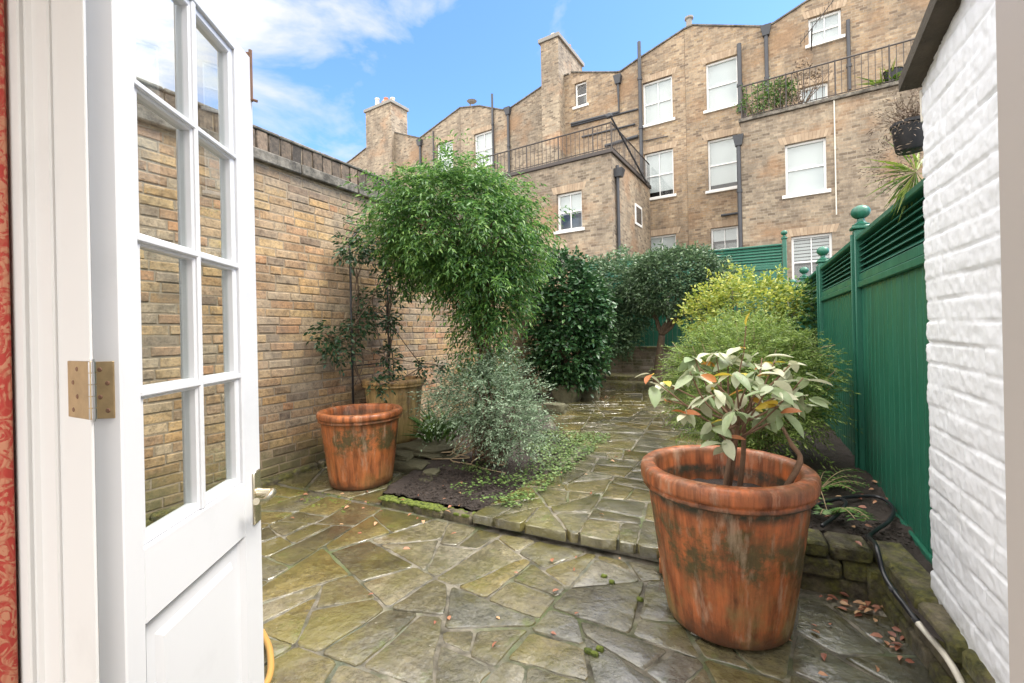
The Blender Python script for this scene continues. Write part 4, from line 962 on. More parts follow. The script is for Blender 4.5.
# side window + drainpipe on side wall of extension
s_side = sc_+s0; dd0, zz0 = FS(634.5, 203, s_side); dd1, _ = FS(638.5, 203, s_side); _, zz1 = FS(635, 224, s_side)
mb = MB(); mb.box((sc_-.02, dd0, zz1), (sc_+.03, dd0+.75, zz0)); fwin = mb.build('window', MAT['frame'], h3); MB().box((sc_+.031, dd0+.08, zz1+.08), (sc_+.034, dd0+.67, zz0-.08)).build('pane', MAT['pane'], fwin)
pd, pz = FS(615, 166, s_side); mb = MB(); mb.tube([(sc_+.07, pd, pz), (sc_+.07, pd, 1.0)], .05, 10); mb.add([(sc_, pd-.1, pz-.35), (sc_+.2, pd-.1, pz-.35), (sc_+.2, pd+.1, pz-.35), (sc_, pd+.1, pz-.35), (sc_-.0, pd-.15, pz-.12), (sc_+.26, pd-.15, pz-.12), (sc_+.26, pd+.15, pz-.12), (sc_, pd+.15, pz-.12)], [(0,3,2,1),(4,5,6,7),(0,1,5,4),(1,2,6,5),(2,3,7,6),(3,0,4,7)]); mb.build('drainpipe', MAT['pipe'], h3, smooth=True)
# diagonal stair rail of roof terrace + security light
a = Vector((sc_, DE+.1, ez+1.05)); mb = MB(); mb.tube([a, Vector((sc_+.15, -1.0, ez-.05))], .03, 8); rock(mb, (a.x-.03, a.y-.1, a.z+.03), (.14, .1, .09), 2, 2); mb.build('terrace_brace', MAT['pipe'], h3)
# --- house 4 with big rear bay
s0 = FL(760, 200)[0]; h4 = house('brick_house', s0, 'tall yellow brick house on the right with a big rear extension and planted balcony')
q4 = [[(706,63),(737.5,54.5),(739,102.5),(706,111)], [(707.7,140),(738,134),(738.5,186),(708,191)], [(711,228.5),(738,225),(739,268),(711,272)], [(808,17),(841,9),(841.4,36),(809,45)], [(800,88),(828,81),(828,112),(800,118)]]
ws = [hole_of(q, 0, s0) for q in q4]
pl = wallpoly([(684.2,29.8),(692.5,26),(762,27.5),(773,24.5),(807,2),(835,-14),(1015,-30)], 0, s0)
mb = MB(); mb.prism(pl, [rect_h(r) for r in ws], 0, DEEP); mb.build('wall', MAT['stock'], h4); coping(h4, pl, 0, .3)
window(h4, ws[0], 0, .95, bars=0); window(h4, ws[1], 0, .88, bars=0); window(h4, ws[2], 0, .3); window(h4, ws[3], 0, 1, bars=1); window(h4, ws[4], 0, .9)
DB = -1.56
b0 = FL(741, 150, DB)[0]-s0; b1 = FL(1010, 80, DB)[0]-s0; bz = (FL(741, 122, DB)[1]+FL(897, 87, DB)[1])/2
print('bay top', FL(741, 122, DB), FL(897, 87, DB), 'ext', ez, FL(520, 170, DE))
w1 = hole_of([(784.6,144.6),(826,137),(827,189.5),(786,195.5)], DB, s0); w2 = hole_of([(791.5,237),(832,232),(833,285),(792,289)], DB, s0)
mb = MB(); mb.prism([(b0, 0), (b1, 0), (b1, bz), (b0, bz)], [rect_h(w1), rect_h(w2)], DB, -.002); mb.build('extension_wall', MAT['greystock'], h4)
window(h4, w1, DB, .97, bars=0); window(h4, w2, DB, .52, bars=1, slat=True)
MB().bbox((b0-.04, DB-.08, bz+.003), (b1, DB+.3, bz+.10), .01).build('parapet', MAT['stonecop'], h4)
railing(h4, [(b0+.03, -.1, bz+.1), (b0+.03, DB+.05, bz+.1), (b1, DB+.05, bz+.1)], 1.0)
pipe(h4, [(766,36),(767,95)], -.07, .06, s0); pipe(h4, [(738.5,146),(741,262)], DB-.02, .06, s0); pipe(h4, [(739,44),(740,112)], -.1, .07, s0, hopper=False)
pipe(h4, [(834,98),(834.5,215)], DB-.03, .018, s0, hopper=False, mat='hosew', name='overflow_pipe'); pipe(h4, [(848,20),(849,90)], -.06, .05, s0, hopper=False)
pipe(h4, [(721,215.5),(738,213)], -.06, .04, s0, hopper=False, sx=1, name='waste_pipe')
p = FL(688, 24); mb = MB(); mb.lathe([(.1, -.1), (.1, .25), (.15, .28), (.15, .34), (.02, .36)], 12, (p[0]-s0, .2, p[1])); mb.build('chimney_pot', MAT['render'], h4)
# antenna
an = MB(); A = FL(812, 28, -1.0); B = FL(835, 2, -1.0); A = Vector((A[0]-s0, -1.0, A[1])); B = Vector((B[0]-s0, -1.0, B[1]+.1)); C_ = A+(A-B)*.55
an.tube([B, C_], .012, 6); dv = (B-A).normalized()
for k in range(9):
    q = C_.lerp(B, k/9+.03); an.tube([q+Vector((0, -.22, .02)), q+Vector((0, .22, -.02))], .006, 5); 
an.tube([A, A+Vector((.0, .95, -.15))], .018, 6); an.build('antenna', MAT['rail'], h4)

# ================================================================ FOLIAGE
def T_ov(w=.42, fold=.12, droop=.1):   # ovate leaf, unit length along +x
    xs = [0, .28, .62, 1]; ws_ = [.04, w*.95, w*.8, 0]
    v = [(0,0,0),(.28,.5*w,fold*w),(.28,-.5*w,fold*w),(.64,.42*w,fold*w-droop*.35),(.64,-.42*w,fold*w-droop*.35),(1,0,-droop),(.3,0,0),(.65,0,-droop*.4)]
    f = [(0,6,1),(0,2,6),(6,7,3,1),(6,2,4,7),(7,5,3),(7,4,5)]; return np.array(v), f
def T_big(w=.5, fold=.14, droop=.22):
    v, f = [], []; n = 6
    for i in range(n+1):
        x = i/n; hw = .5*w*math.sin(math.pi*min(1, x**.85))**.75 if 0 < i < n else 0; z = -droop*x*x
        v += [(x, hw, z+fold*hw), (x, 0, z), (x, -hw, z+fold*hw)]
    for i in range(n): a = 3*i; f += [(a, a+1, a+4, a+3), (a+1, a+2, a+5, a+4)]
    return np.array(v), f
def T_di(w=.3, fold=.1, droop=.15):
    return np.array([(0,0,0),(.45,.5*w,fold*w),(1,0,-droop),(.45,-.5*w,fold*w),(.5,0,-droop*.2)]), [(0,4,1),(4,2,1),(0,3,4),(3,2,4)]
def leaves(name, pos, dirs, size, tpl, mat, parent=None, roll=.6):
    pos = np.asarray(pos, float); d = np.asarray(dirs, float); N = len(pos); size = np.broadcast_to(np.asarray(size, float), (N,))
    d /= np.linalg.norm(d, axis=1, keepdims=True)+1e-9
    upv = np.tile(np.array([0, 0, 1.]), (N, 1))+rng.normal(0, roll, (N, 3)); y = np.cross(upv, d); y /= np.linalg.norm(y, axis=1, keepdims=True)+1e-9; z = np.cross(d, y)
    tv, tf = tpl; k = len(tv)
    V = pos[:, None, :]+size[:, None, None]*(tv[None, :, 0:1]*d[:, None, :]+tv[None, :, 1:2]*y[:, None, :]+tv[None, :, 2:3]*z[:, None, :])
    V = V.reshape(-1, 3); lens = [len(f) for f in tf]; flat = np.concatenate([np.array(f) for f in tf]); nl = len(flat)
    idx = (flat[None, :]+k*np.arange(N)[:, None]).ravel(); tot = np.tile(lens, N); start = np.concatenate([[0], np.cumsum(tot)[:-1]])
    me = bpy.data.meshes.new(name); me.vertices.add(len(V)); me.vertices.foreach_set('co', V.ravel()); me.loops.add(len(idx)); me.loops.foreach_set('vertex_index', idx.astype(np.int32))
    me.polygons.add(len(tot)); me.polygons.foreach_set('loop_start', start.astype(np.int32)); me.polygons.foreach_set('loop_total', tot.astype(np.int32)); me.polygons.foreach_set('use_smooth', [True]*len(tot))
    me.materials.append(mat); me.update(); me.validate(); o = bpy.data.objects.new(name, me); return link(o, parent)
def nz(p, f, s=0): return np.array([mnoise.noise(Vector((q[0]*f+s, q[1]*f, q[2]*f))) for q in p])
def unit(n):
    v = rng.normal(0, 1, (n, 3)); return v/np.linalg.norm(v, axis=1, keepdims=True)
def crown(ells, K, lump=.25, lf=2.2, inner=.45, seed=0, zmin=-9):
    """twig points in the outer shell of a union of ellipsoids, with outward directions"""
    tot = sum(e[3]*e[4]*e[5] for e in ells)**.0; vol = np.array([(e[3]*e[4]*e[5])**.67 for e in ells]); cnt = (K*vol/vol.sum()).astype(int)+1
    P, D = [], []
    for e, n in zip(ells, cnt):
        u = unit(n); r = inner+(1-inner)*rng.random(n)**.45; k = 1+lump*nz(u, lf, seed+e[0]*3)*1.6
        c = np.array(e[:3]); rad = np.array(e[3:6]); p = c+u*rad*(r*k)[:, None]
        ok = np.ones(n, bool)
        for q in ells:
            if q is e: continue
            ok &= (((p-np.array(q[:3]))/np.array(q[3:6]))**2).sum(1) > .45
        ok &= p[:, 2] > zmin
        dn = u/rad; dn /= np.linalg.norm(dn, axis=1, keepdims=True); P.append(p[ok]); D.append(dn[ok])
    return np.concatenate(P), np.concatenate(D)
def sprays(P, D, n, length, droop, spread, leaf_out=.9, jit=.3):
    """n leaves along a curved twig of given length starting at each P heading D"""
    pos, dr = [], []
    N = len(P); Dn = D+rng.normal(0, jit, (N, 3)); Dn /= np.linalg.norm(Dn, axis=1, keepdims=True)
    L = length*rng.uniform(.6, 1.25, N)
    side = np.cross(Dn, np.array([0, 0, 1.])+rng.normal(0, .2, (N, 3))); side /= np.linalg.norm(side, axis=1, keepdims=True)+1e-9
    for k in range(n):
        f = (k+.6)/n; p = P+Dn*(L*f)[:, None]; p[:, 2] -= droop*L*f*f
        tdir = Dn.copy(); tdir[:, 2] -= 2*droop*f; sg = (1 if k % 2 else -1)
        if k == n-1: dd = tdir
        else: dd = tdir*(1-leaf_out*.45)+side*sg*leaf_out
        pos.append(p+rng.normal(0, spread, (N, 3))); dr.append(dd+rng.normal(0, .22, (N, 3)))
    return np.concatenate(pos), np.concatenate(dr)
def branches(mb, base, tips, r=.02, n=7, jitter=.06, sag=0):
    for t_ in tips:
        b = Vector(base); t_ = Vector(t_); pts = [b]
        for k in range(1, n): f = k/n; pts.append(b.lerp(t_, f)+Vector((random.uniform(-1, 1), random.uniform(-1, 1), random.uniform(-.6, .6)))*jitter*math.sin(f*3.14))
        pts.append(t_); mb.tube(smooth_path(pts, 2), [r*(1-.75*i/(2*n)) for i in range(2*n+1)], 6)
def shrub(name, base, label, cat='shrub', group=None): return empty(name, base, 0, label, cat, group)
def place(o, base): o.location = (-base[0], -base[1], -base[2])

L_climb = m_leaf('climber_leaf', [(0, (.022,.065,.02)), (.25, (.045,.125,.03)), (.5, (.085,.20,.042)), (.75, (.155,.30,.06)), (.93, (.28,.42,.10)), (1, (.42,.40,.16))], .4, .42)
L_silver = m_leaf('silver_leaf', [(0, (.06,.11,.055)), (.4, (.15,.23,.13)), (.7, (.26,.345,.225)), (1, (.38,.46,.32))], .6, .2)
L_cam = m_leaf('camellia_leaf', [(0, (.016,.05,.02)), (.5, (.03,.09,.03)), (.85, (.07,.15,.045)), (1, (.15,.24,.07))], .36, .15, spec=.4)
L_mid = m_leaf('laurel_leaf', [(0, (.045,.09,.045)), (.5, (.09,.165,.075)), (1, (.19,.28,.14))], .35, .3)
L_round = m_leaf('bush_leaf', [(0, (.04,.08,.04)), (.5, (.08,.14,.065)), (.85, (.15,.23,.11)), (1, (.26,.25,.11))], .35, .25)
L_yel = m_leaf('yellow_leaf', [(0, (.10,.17,.03)), (.35, (.24,.32,.05)), (.7, (.44,.47,.08)), (1, (.62,.56,.14))], .45, .35)
L_fresh = m_leaf('fresh_leaf', [(0, (.04,.10,.025)), (.5, (.09,.19,.04)), (1, (.19,.31,.07))], .4, .3)
L_feath = m_leaf('feathery_leaf', [(0, (.07,.125,.03)), (.4, (.16,.25,.05)), (.75, (.28,.38,.09)), (1, (.42,.48,.14))], .5, .4)
L_pale = m_leaf('pale_leaf', [(0, (.16,.24,.11)), (.3, (.30,.38,.20)), (.55, (.46,.50,.33)), (.8, (.60,.60,.42)), (1, (.40,.44,.24))], .42, .25)
L_yb = m_leaf('autumn_leaf', [(0, (.32,.11,.04)), (.35, (.50,.17,.05)), (.6, (.55,.42,.05)), (1, (.45,.48,.06))], .45, .3)
L_dead = m_leaf('dead_leaf', [(0, (.12,.05,.03)), (.3, (.28,.10,.06)), (.6, (.42,.19,.11)), (.85, (.55,.36,.2)), (1, (.6,.5,.3))], .5, .05)
L_ivy = m_leaf('ivy_leaf', [(0, (.04,.09,.02)), (.5, (.11,.19,.05)), (1, (.26,.34,.12))], .4, .2)
L_spike = m_leaf('spike_leaf', [(0, (.05,.12,.02)), (.5, (.14,.24,.03)), (1, (.35,.38,.08))], .4, .3)
L_dry = m_leaf('dry_twig_leaf', [(0, (.12,.08,.06)), (1, (.32,.25,.18))], .8, .1)

# 1 --- leafy climber grown into a mushroom tree
base = (-2.24, 3.65, .05); e = shrub('climber_tree', base, 'big mushroom shaped leafy green climber on a bundle of reddish stems', 'climber')
CC = PY(461, 232, 3.62); print('crown centre', CC)
ells = [(CC.x+.03, CC.y, CC.z+.02, .66, .68, .50), (CC.x-.36, CC.y+.05, CC.z-.06, .33, .45, .34), (CC.x+.42, CC.y-.05, CC.z-.18, .33, .45, .46), (CC.x-.05, CC.y-.22, CC.z+.10, .54, .5, .40), (CC.x+.36, CC.y-.05, CC.z-.60, .26, .30, .38), (CC.x+.10, CC.y-.1, CC.z-.38, .36, .36, .26), (CC.x+.02, CC.y-.1, CC.z+.24, .52, .5, .28), (CC.x-.48, CC.y-.1, CC.z-.30, .15, .2, .22)]
P, D = crown(ells, 11500, .55, 3.6, .28, 1); D2 = D.copy(); D2[:, 2] = D2[:, 2]*.5+.10
p, d = sprays(P, D2, 8, .15, .45, .006, .8, .35)
o = leaves('crown', p, d, rng.uniform(.032, .064, len(p)), T_di(.30, .1, .25), L_climb, e, .5); place(o, base)
P, D = crown([(CC.x+.22, CC.y-.02, 1.2, .26, .22, .55)], 380, .3, 3, .2, 3); p, d = sprays(P, D-np.array([0, 0, .5]), 7, .14, .7, .01)
o = leaves('hanging_foliage', p, d, rng.uniform(.035, .065, len(p)), T_di(.26), L_climb, e); place(o, base)
mb = MB(); ct = Vector((CC.x+.2, CC.y, 1.75))
for k in range(22):
    a = random.uniform(0, 6.3); r = random.uniform(.01, .10); b0_ = Vector((base[0]+r*math.cos(a), base[1]+r*math.sin(a), .03)); top = Vector((ct.x+random.uniform(-.16, .16), ct.y+random.uniform(-.14, .14), ct.z+random.uniform(-.1, .3)))
    pts = [b0_+(top-b0_)*f+Vector((random.uniform(-.035, .035), random.uniform(-.035, .035), 0)) for f in [i/9 for i in range(10)]]
    mb.tube(smooth_path(pts, 2), random.uniform(.006, .017), 6)
for k in range(34):
    a = random.uniform(0, 6.3); r = random.uniform(.3, .7); top = Vector((CC.x+r*math.cos(a), CC.y+r*math.sin(a), CC.z+random.uniform(-.4, .35)))
    mid = ct.lerp(top, .5)+Vector((0, 0, .12)); mb.tube(smooth_path([ct, mid, top], 5), [.011*(1-.07*i) for i in range(11)], 5)
o = mb.build('trunk', MAT['redbark'], e, smooth='all'); place(o, base)
mb = MB()
for k in range(16):       # tan runners sprawling at the foot
    a = random.uniform(2.6, 6.0); pts = [Vector((base[0], base[1]-.02, .35))]; L = random.uniform(.2, .5)
    for i in range(1, 7): f = i/6; pts.append(Vector((base[0]+L*f*math.cos(a+f*random.uniform(-1, 1))+random.uniform(-.04, .04), base[1]+L*f*math.sin(a)*.9, max(.09, .35*(1-f)**1.2+.08+random.uniform(-.03, .05)))))
    mb.tube(smooth_path(pts, 4), random.uniform(.004, .007), 6)
o = mb.build('runners', MAT['tan'], e, smooth='all'); place(o, base)
# 2 --- silvery shrub
base = (-2.10, 3.45, .06); e = shrub('silver_shrub', base, 'silvery grey green shrub billowing around the foot of the big climber')
SC = PY(487, 400, 3.42)
ells = [(SC.x-.02, SC.y, SC.z+.04, .34, .36, .28), (SC.x+.20, SC.y-.02, SC.z-.10, .26, .30, .27), (SC.x-.24, SC.y, SC.z-.0, .24, .28, .17), (SC.x+.10, SC.y+.05, SC.z+.26, .15, .18, .18), (SC.x+.32, SC.y, SC.z-.26, .18, .22, .14)]
P, D = crown(ells, 2300, .6, 3.6, .3, 5, .24); D[:, 2] = D[:, 2]*.6+.3
p, d = sprays(P, D, 12, .20, .25, .004, .7, .5)
o = leaves('foliage', p, d, rng.uniform(.020, .036, len(p)), T_di(.34, .05, .05), L_silver, e, 1.2); place(o, base)
mb = MB(); tips = [tuple(P[i]) for i in rng.integers(0, len(P), 46)]; branches(mb, (base[0], base[1]+.05, .05), tips, .011, 6, .07); o = mb.build('stems', MAT['bark'], e, smooth='all'); place(o, base)
# 3 --- camellia
base = (-2.95, 7.6, .08); e = shrub('camellia_bush', base, 'tall dark glossy leaved bush immediately right of the big climber')
c0 = PY(567, 318, 7.5); ells = [(c0.x, c0.y, c0.z, .62, .6, .82), (c0.x+.05, c0.y-.1, c0.z-.55, .66, .55, .62), (c0.x-.05, c0.y, c0.z+.55, .50, .5, .55), (c0.x+.35, c0.y-.1, c0.z+.1, .42, .4, .6), (c0.x+.1, c0.y-.1, c0.z-1.0, .40, .4, .4)]
P, D = crown(ells, 4200, .22, 2.4, .4, 7, .35); p, d = sprays(P, D, 6, .15, .2, .015, .9, .4)
o = leaves('crown', p, d, rng.uniform(.06, .10, len(p)), T_ov(.5, .12, .15), L_cam, e, .7); place(o, base)
mb = MB(); branches(mb, (base[0], base[1], 0), [(c0.x+random.uniform(-.4, .4), c0.y+random.uniform(-.4, .4), random.uniform(1, 2.4)) for _ in range(9)], .03, 7, .08); o = mb.build('trunk', MAT['bark'], e, smooth='all'); place(o, base)
# 4 --- shrub behind
base = (-2.9, 9.35, .3); e = shrub('laurel_bush', base, 'grey green bush behind, between the glossy bush and the round topped one')
c0 = PY(612, 282, 9.3); ells = [(c0.x, c0.y, c0.z, .75, .5, .55), (c0.x-.3, c0.y, c0.z-.4, .6, .5, .5), (c0.x+.25, c0.y-.1, c0.z-.7, .5, .4, .45), (c0.x+.1, c0.y-.3, c0.z-1.15, .45, .3, .3)]
P, D = crown(ells, 3000, .28, 2.6, .35, 9); p, d = sprays(P, D, 6, .16, .2, .02)
o = leaves('crown', p, d, rng.uniform(.05, .085, len(p)), T_ov(.45), L_mid, e, .8); place(o, base)
mb = MB(); branches(mb, (base[0], base[1], .2), [(c0.x+random.uniform(-.5, .5), c0.y, random.uniform(1.2, 2.4)) for _ in range(7)], .03, 6, .06); o = mb.build('trunk', MAT['bark'], e, smooth='all'); place(o, base)
# 5 --- round topped bush on a bare leaning trunk
bt = PY(657, 388, 9.2); base = (bt.x, 9.2, .2); e = shrub('round_bush', base, 'round topped dark green bush on a bare dark trunk in front of the back fence')
c0 = PY(677, 281, 8.9); ells = [(c0.x, c0.y, c0.z-.03, .95, .7, .58), (c0.x-.45, c0.y, c0.z-.18, .50, .5, .36), (c0.x+.5, c0.y, c0.z-.15, .5, .5, .40), (c0.x, c0.y-.2, c0.z+.14, .72, .5, .40)]
P, D = crown(ells, 5200, .16, 3, .4, 11, PY(677, 316, 8.9).z-.05); p, d = sprays(P, D, 6, .13, .15, .015)
o = leaves('crown', p, d, rng.uniform(.045, .075, len(p)), T_ov(.42), L_round, e, .8); place(o, base)
mb = MB(); fk = PY(662, 335, 9.1); mb.tube(smooth_path([(bt.x, 9.2, .1), (bt.x+.04, 9.2, .6), (fk.x, 9.1, fk.z)], 5), [.10, .095, .09, .085, .08, .078, .075, .07, .07, .066, .06], 10)
branches(mb, fk, [(c0.x+random.uniform(-.8, .8), c0.y+random.uniform(-.2, .3), c0.z+random.uniform(-.3, .1)) for _ in range(9)], .035, 6, .05); o = mb.build('trunk', MAT['bark'], e, smooth='all'); place(o, base)
# 6 --- yellow shrub
base = (-.1, 6.3, .2); e = shrub('yellow_shrub', base, 'bright yellow green shrub behind the feathery one in the raised bed')
c0 = PY(742, 305, 6.2); ells = [(c0.x, c0.y, c0.z, .52, .45, .38), (c0.x-.28, c0.y-.1, c0.z-.15, .36, .35, .32), (c0.x+.25, c0.y-.05, c0.z-.05, .34, .35, .30), (c0.x, c0.y, c0.z-.5, .4, .4, .4)]
P, D = crown(ells, 1900, .3, 3.5, .4, 13); D[:, 2] += .3; p, d = sprays(P, D, 7, .12, .1, .012)
o = leaves('crown', p, d, rng.uniform(.03, .055, len(p)), T_ov(.5), L_yel, e, .9); place(o, base)
mb = MB(); branches(mb, (base[0], base[1], .2), [tuple(P[i]) for i in rng.integers(0, len(P), 24)], .014, 6, .05); o = mb.build('stems', MAT['bark'], e, smooth='all'); place(o, base)
# 7 --- fresh green shrub by fence
base = (.38, 6.7, .2); e = shrub('green_shrub', base, 'fresh green shrub squeezed between the yellow one and the fence posts')
c0 = PY(795, 318, 6.4); ells = [(c0.x, c0.y, c0.z, .30, .4, .38), (c0.x-.1, c0.y, c0.z-.5, .32, .4, .45)]
P, D = crown(ells, 900, .3, 3, .3, 15); p, d = sprays(P, D, 6, .13, .15, .015)
o = leaves('crown', p, d, rng.uniform(.035, .06, len(p)), T_ov(.5), L_fresh, e, .8); place(o, base)
mb = MB(); branches(mb, (base[0], base[1], .2), [tuple(P[i]) for i in rng.integers(0, len(P), 14)], .012, 6, .05); o = mb.build('stems', MAT['bark'], e, smooth='all'); place(o, base)
# 8 --- feathery mound
base = (.0, 4.15, .22); e = shrub('feathery_shrub', base, 'wide feathery mound of fine green sprays just behind the largest pot')
c0 = PY(752, 372, 4.1); ells = [(c0.x-.05, c0.y, c0.z, .50, .50, .36), (c0.x-.24, c0.y-.12, c0.z-.08, .32, .36, .32), (c0.x+.12, c0.y-.15, c0.z-.05, .32, .40, .34), (c0.x-.03, c0.y, c0.z+.14, .36, .36, .26), (c0.x+.0, c0.y-.3, c0.z-.24, .40, .30, .26)]
P, D = crown(ells, 3600, .2, 3.2, .35, 17, .24); D[:, 2] = D[:, 2]*.5+.16
p, d = sprays(P, D, 22, .22, .22, .002, .75, .3)
o = leaves('foliage', p, d, rng.uniform(.024, .042, len(p)), T_di(.24, 0, .1), L_feath, e, .6); place(o, base)
mb = MB(); branches(mb, (base[0], base[1], .2), [tuple(P[i]+D[i]*.15) for i in rng.integers(0, len(P), 90)], .008, 6, .04)
for (a, b) in [((835,345),(812,352)),((832,356),(810,357))]:
    p0, p1 = PY(*a, 3.9), PY(*b, 4.0); mb.tube([p1, p1.lerp(p0, .5)+Vector((0, 0, .01)), p0], .003, 5)
o = mb.build('stems', MAT['tan'], e, smooth='all'); place(o, base)
# 9 --- fern-like plants along the fence foot
for i, (px, py, yy, lab) in enumerate([(828, 500, 2.95, 'arching ferny plant by the black hose in the raised bed'), (818, 492, 3.35, 'ferny plant half hidden behind the largest pot rim')]):
    g0 = PY(px, py, yy); base = (g0.x, g0.y, .22); e = shrub('fern', base, lab, 'fern'); mb = MB(); pp, dd_ = [], []
    for k in range(11):
        a = random.uniform(0, 6.3); L = random.uniform(.16, .34); dirv = Vector((math.cos(a), math.sin(a), 0)); pts = [Vector(base)+dirv*L*f+Vector((0, 0, L*(1.1*f-.75*f*f))) for f in [j/12 for j in range(13)]]
        mb.tube(pts, .0022, 5); sv = Vector((-dirv.y, dirv.x, 0))
        for j in range(2, 13):
            for s_ in (-1, 1): pp.append(pts[j]); dd_.append(sv*s_+dirv*.4+Vector((0, 0, .1)))
    o = leaves('fronds', pp, dd_, rng.uniform(.03, .05, len(pp)), T_di(.32), L_fresh, e, .3); place(o, base)
    o = mb.build('stems', MAT['tan'], e, smooth='all'); place(o, base)
# grassy plant behind pot3
base = (-2.85, 3.75, .1); e = shrub('strap_leaved_plant', base, 'clump of bright green strap leaves right of the algae covered pot', 'plant')
pp, dd_ = [], []
for k in range(90): a = random.uniform(0, 6.3); r = random.uniform(0, .14); pp.append((base[0]+r*math.cos(a), base[1]+r*math.sin(a), .1+random.uniform(0, .15))); dd_.append((math.cos(a)*.6, math.sin(a)*.6, random.uniform(.5, 1.3)))
o = leaves('blades', pp, dd_, rng.uniform(.22, .45, 90), T_di(.07, .1, .35), L_fresh, e, .3); place(o, base)

# 10 --- potted shrub with big pale leaves
base = (BP.x, BP.y, .50); e = shrub('potted_shrub', base, 'sparse shrub with big pale cream green leaves growing in the largest pot', 'shrub')
mb = MB(); tipsp = []
targets = [(652,378,2.1),(668,384,2.25),(690,372,2.05),(686,410,2.0),(700,368,2.2),(718,385,1.95),(728,360,2.3),(744,352,2.25),(755,372,2.05),(770,385,1.95),(788,392,2.1),(803,378,2.1),(806,398,2.2),(775,360,2.3),(735,410,1.9),(712,425,2.0),(760,410,2.2),(695,358,2.3),(716,355,2.25),(790,365,2.3),(725,440,1.95),(735,375,2.0),(748,392,2.1),(668,400,2.2),(780,405,2.0),(706,395,2.1),(762,358,2.2)]
for (px, py, yy) in targets: tipsp.append(PY(px, py, yy))
roots = [Vector((BP.x+.0, BP.y-.04, .50)), Vector((BP.x+.05, BP.y+.02, .50)), Vector((BP.x+.01, BP.y+.05, .50))]
hubs = [PY(735, 440, 2.15), PY(744, 415, 2.2), PY(738, 425, 2.1)]
for r_, h_2 in zip(roots, hubs): mb.tube(smooth_path([r_, r_.lerp(h_2, .5)+Vector((random.uniform(-.01, .01), 0, 0)), h_2], 5), [.012-.0004*i for i in range(11)], 8)
for i, tp in enumerate(tipsp):
    hb_ = hubs[i % 3]; md_ = hb_.lerp(tp, .5)+Vector((random.uniform(-.03, .03), random.uniform(-.03, .03), random.uniform(-.03, .01))); mb.tube(smooth_path([hb_, md_, tp], 6), [.006-.0003*j for j in range(13)], 6)
st1 = PY(797, 448, 2.2); mb.tube(smooth_path([Vector((BP.x+.20, BP.y-.05, .55)), PY(800, 462, 2.12), PY(792, 445, 2.15), PY(783, 428, 2.2)], 4), [.012]*5+[.010]*4+[.007]*4, 8)
o = mb.build('stems', MAT['redbark'], e, smooth='all'); place(o, base)
pp, dd_, py_, dy_ = [], [], [PY(746, 326, 2.25)], [Vector((.1, 0, 1))]
mb = MB(); mb.tube([PY(744, 352, 2.25), PY(745, 338, 2.25), PY(746, 326, 2.25)], .0025, 6); o = mb.build('twig', MAT['redbark'], e); place(o, base)
for tp in tipsp:
    n = random.randint(5, 8)
    for k in range(n):
        a = 6.28*k/n+random.uniform(-.4, .4); v = Vector((math.cos(a), math.sin(a), random.uniform(-1.0, .2)))
        q_ = tp+Vector((random.uniform(-.015, .015), random.uniform(-.015, .015), random.uniform(-.04, .02)))
        if random.random() < .15: py_.append(q_); dy_.append(v+Vector((0, 0, .5)))
        else: pp.append(q_); dd_.append(v)
o = leaves('pale_leaves', pp, dd_, rng.uniform(.055, .11, len(pp)), T_big(.52, .3, .22), L_pale, e, .35); place(o, base)
o = leaves('autumn_leaves', py_, dy_, rng.uniform(.04, .08, len(py_)), T_big(.5, .3, .2), L_yb, e, .5); place(o, base)

# 11 --- black wire trellis with climber against the wall
tx = -3.56; a_ = PX(353, 395, tx); b_ = PX(389, 360, tx); zt_ = PX(352, 242, tx).z
base = (tx, a_.y, 0); e = empty('wire_trellis', base, 0, 'thin black metal trellis leaning on the brick wall behind the pots', 'trellis')
mb = MB(); w_ = b_.y-a_.y
mb.tube([(0, 0, 0), (0, 0, zt_)], .011, 8); mb.tube([(0, w_, 0), (0, w_, zt_+.05)], .011, 8)
mb.tube(smooth_path([(0, 0, zt_), (0, w_*.2, zt_+.12), (0, w_*.5, zt_+.2), (0, w_*.8, zt_+.16), (0, w_, zt_+.05)], 4), .010, 8); mb.build('frame', MAT['black'], e, smooth='all')
for z in (.55, .95, 1.45): MB().tube([(0, .01, z), (0, w_-.01, z)], .007, 6).build('rung', MAT['black'], e, smooth='all')
base = (-3.45, a_.y+.2, .75); e = shrub('trellis_climber', base, 'dark small leaved climber scrambling over the black trellis and pot rim', 'climber')
ells = []
for (px, py, xx, r) in [(375,238,-3.45,.24),(395,255,-3.3,.22),(352,246,-3.5,.13),(400,280,-3.2,.17),(340,345,-3.5,.15),(360,322,-3.5,.13),(325,333,-3.5,.07),(372,300,-3.5,.12),(388,320,-3.45,.08),(388,352,-3.45,.07),(392,370,-3.2,.06),(422,366,-3.0,.04),(438,365,-2.95,.04),(380,385,-3.1,.045)]:
    q_ = PX(px, py, xx); ells.append((q_.x, q_.y, q_.z, r*.8, r*1.2, r))
Ps, Ds = [], []
for el in ells:
    P, D = crown([el], int(480*el[3]), .3, 3, .15, 21); Ps.append(P); Ds.append(D)
P, D = np.concatenate(Ps), np.concatenate(Ds); P[:, 0] = np.maximum(P[:, 0], -3.66); D[:, 0] += .3
p, d = sprays(P, D, 5, .10, .5, .01, .9, .4); p[:, 0] = np.maximum(p[:, 0], -3.66)
o = leaves('foliage', p, d, rng.uniform(.035, .06, len(p)), T_ov(.45), m_leaf('trellis_leaf', [(0, (.015,.045,.018)), (.5, (.03,.08,.03)), (.85, (.07,.13,.06)), (1, (.2,.27,.17))], .3, .2), e, .8); place(o, base)
mb = MB()
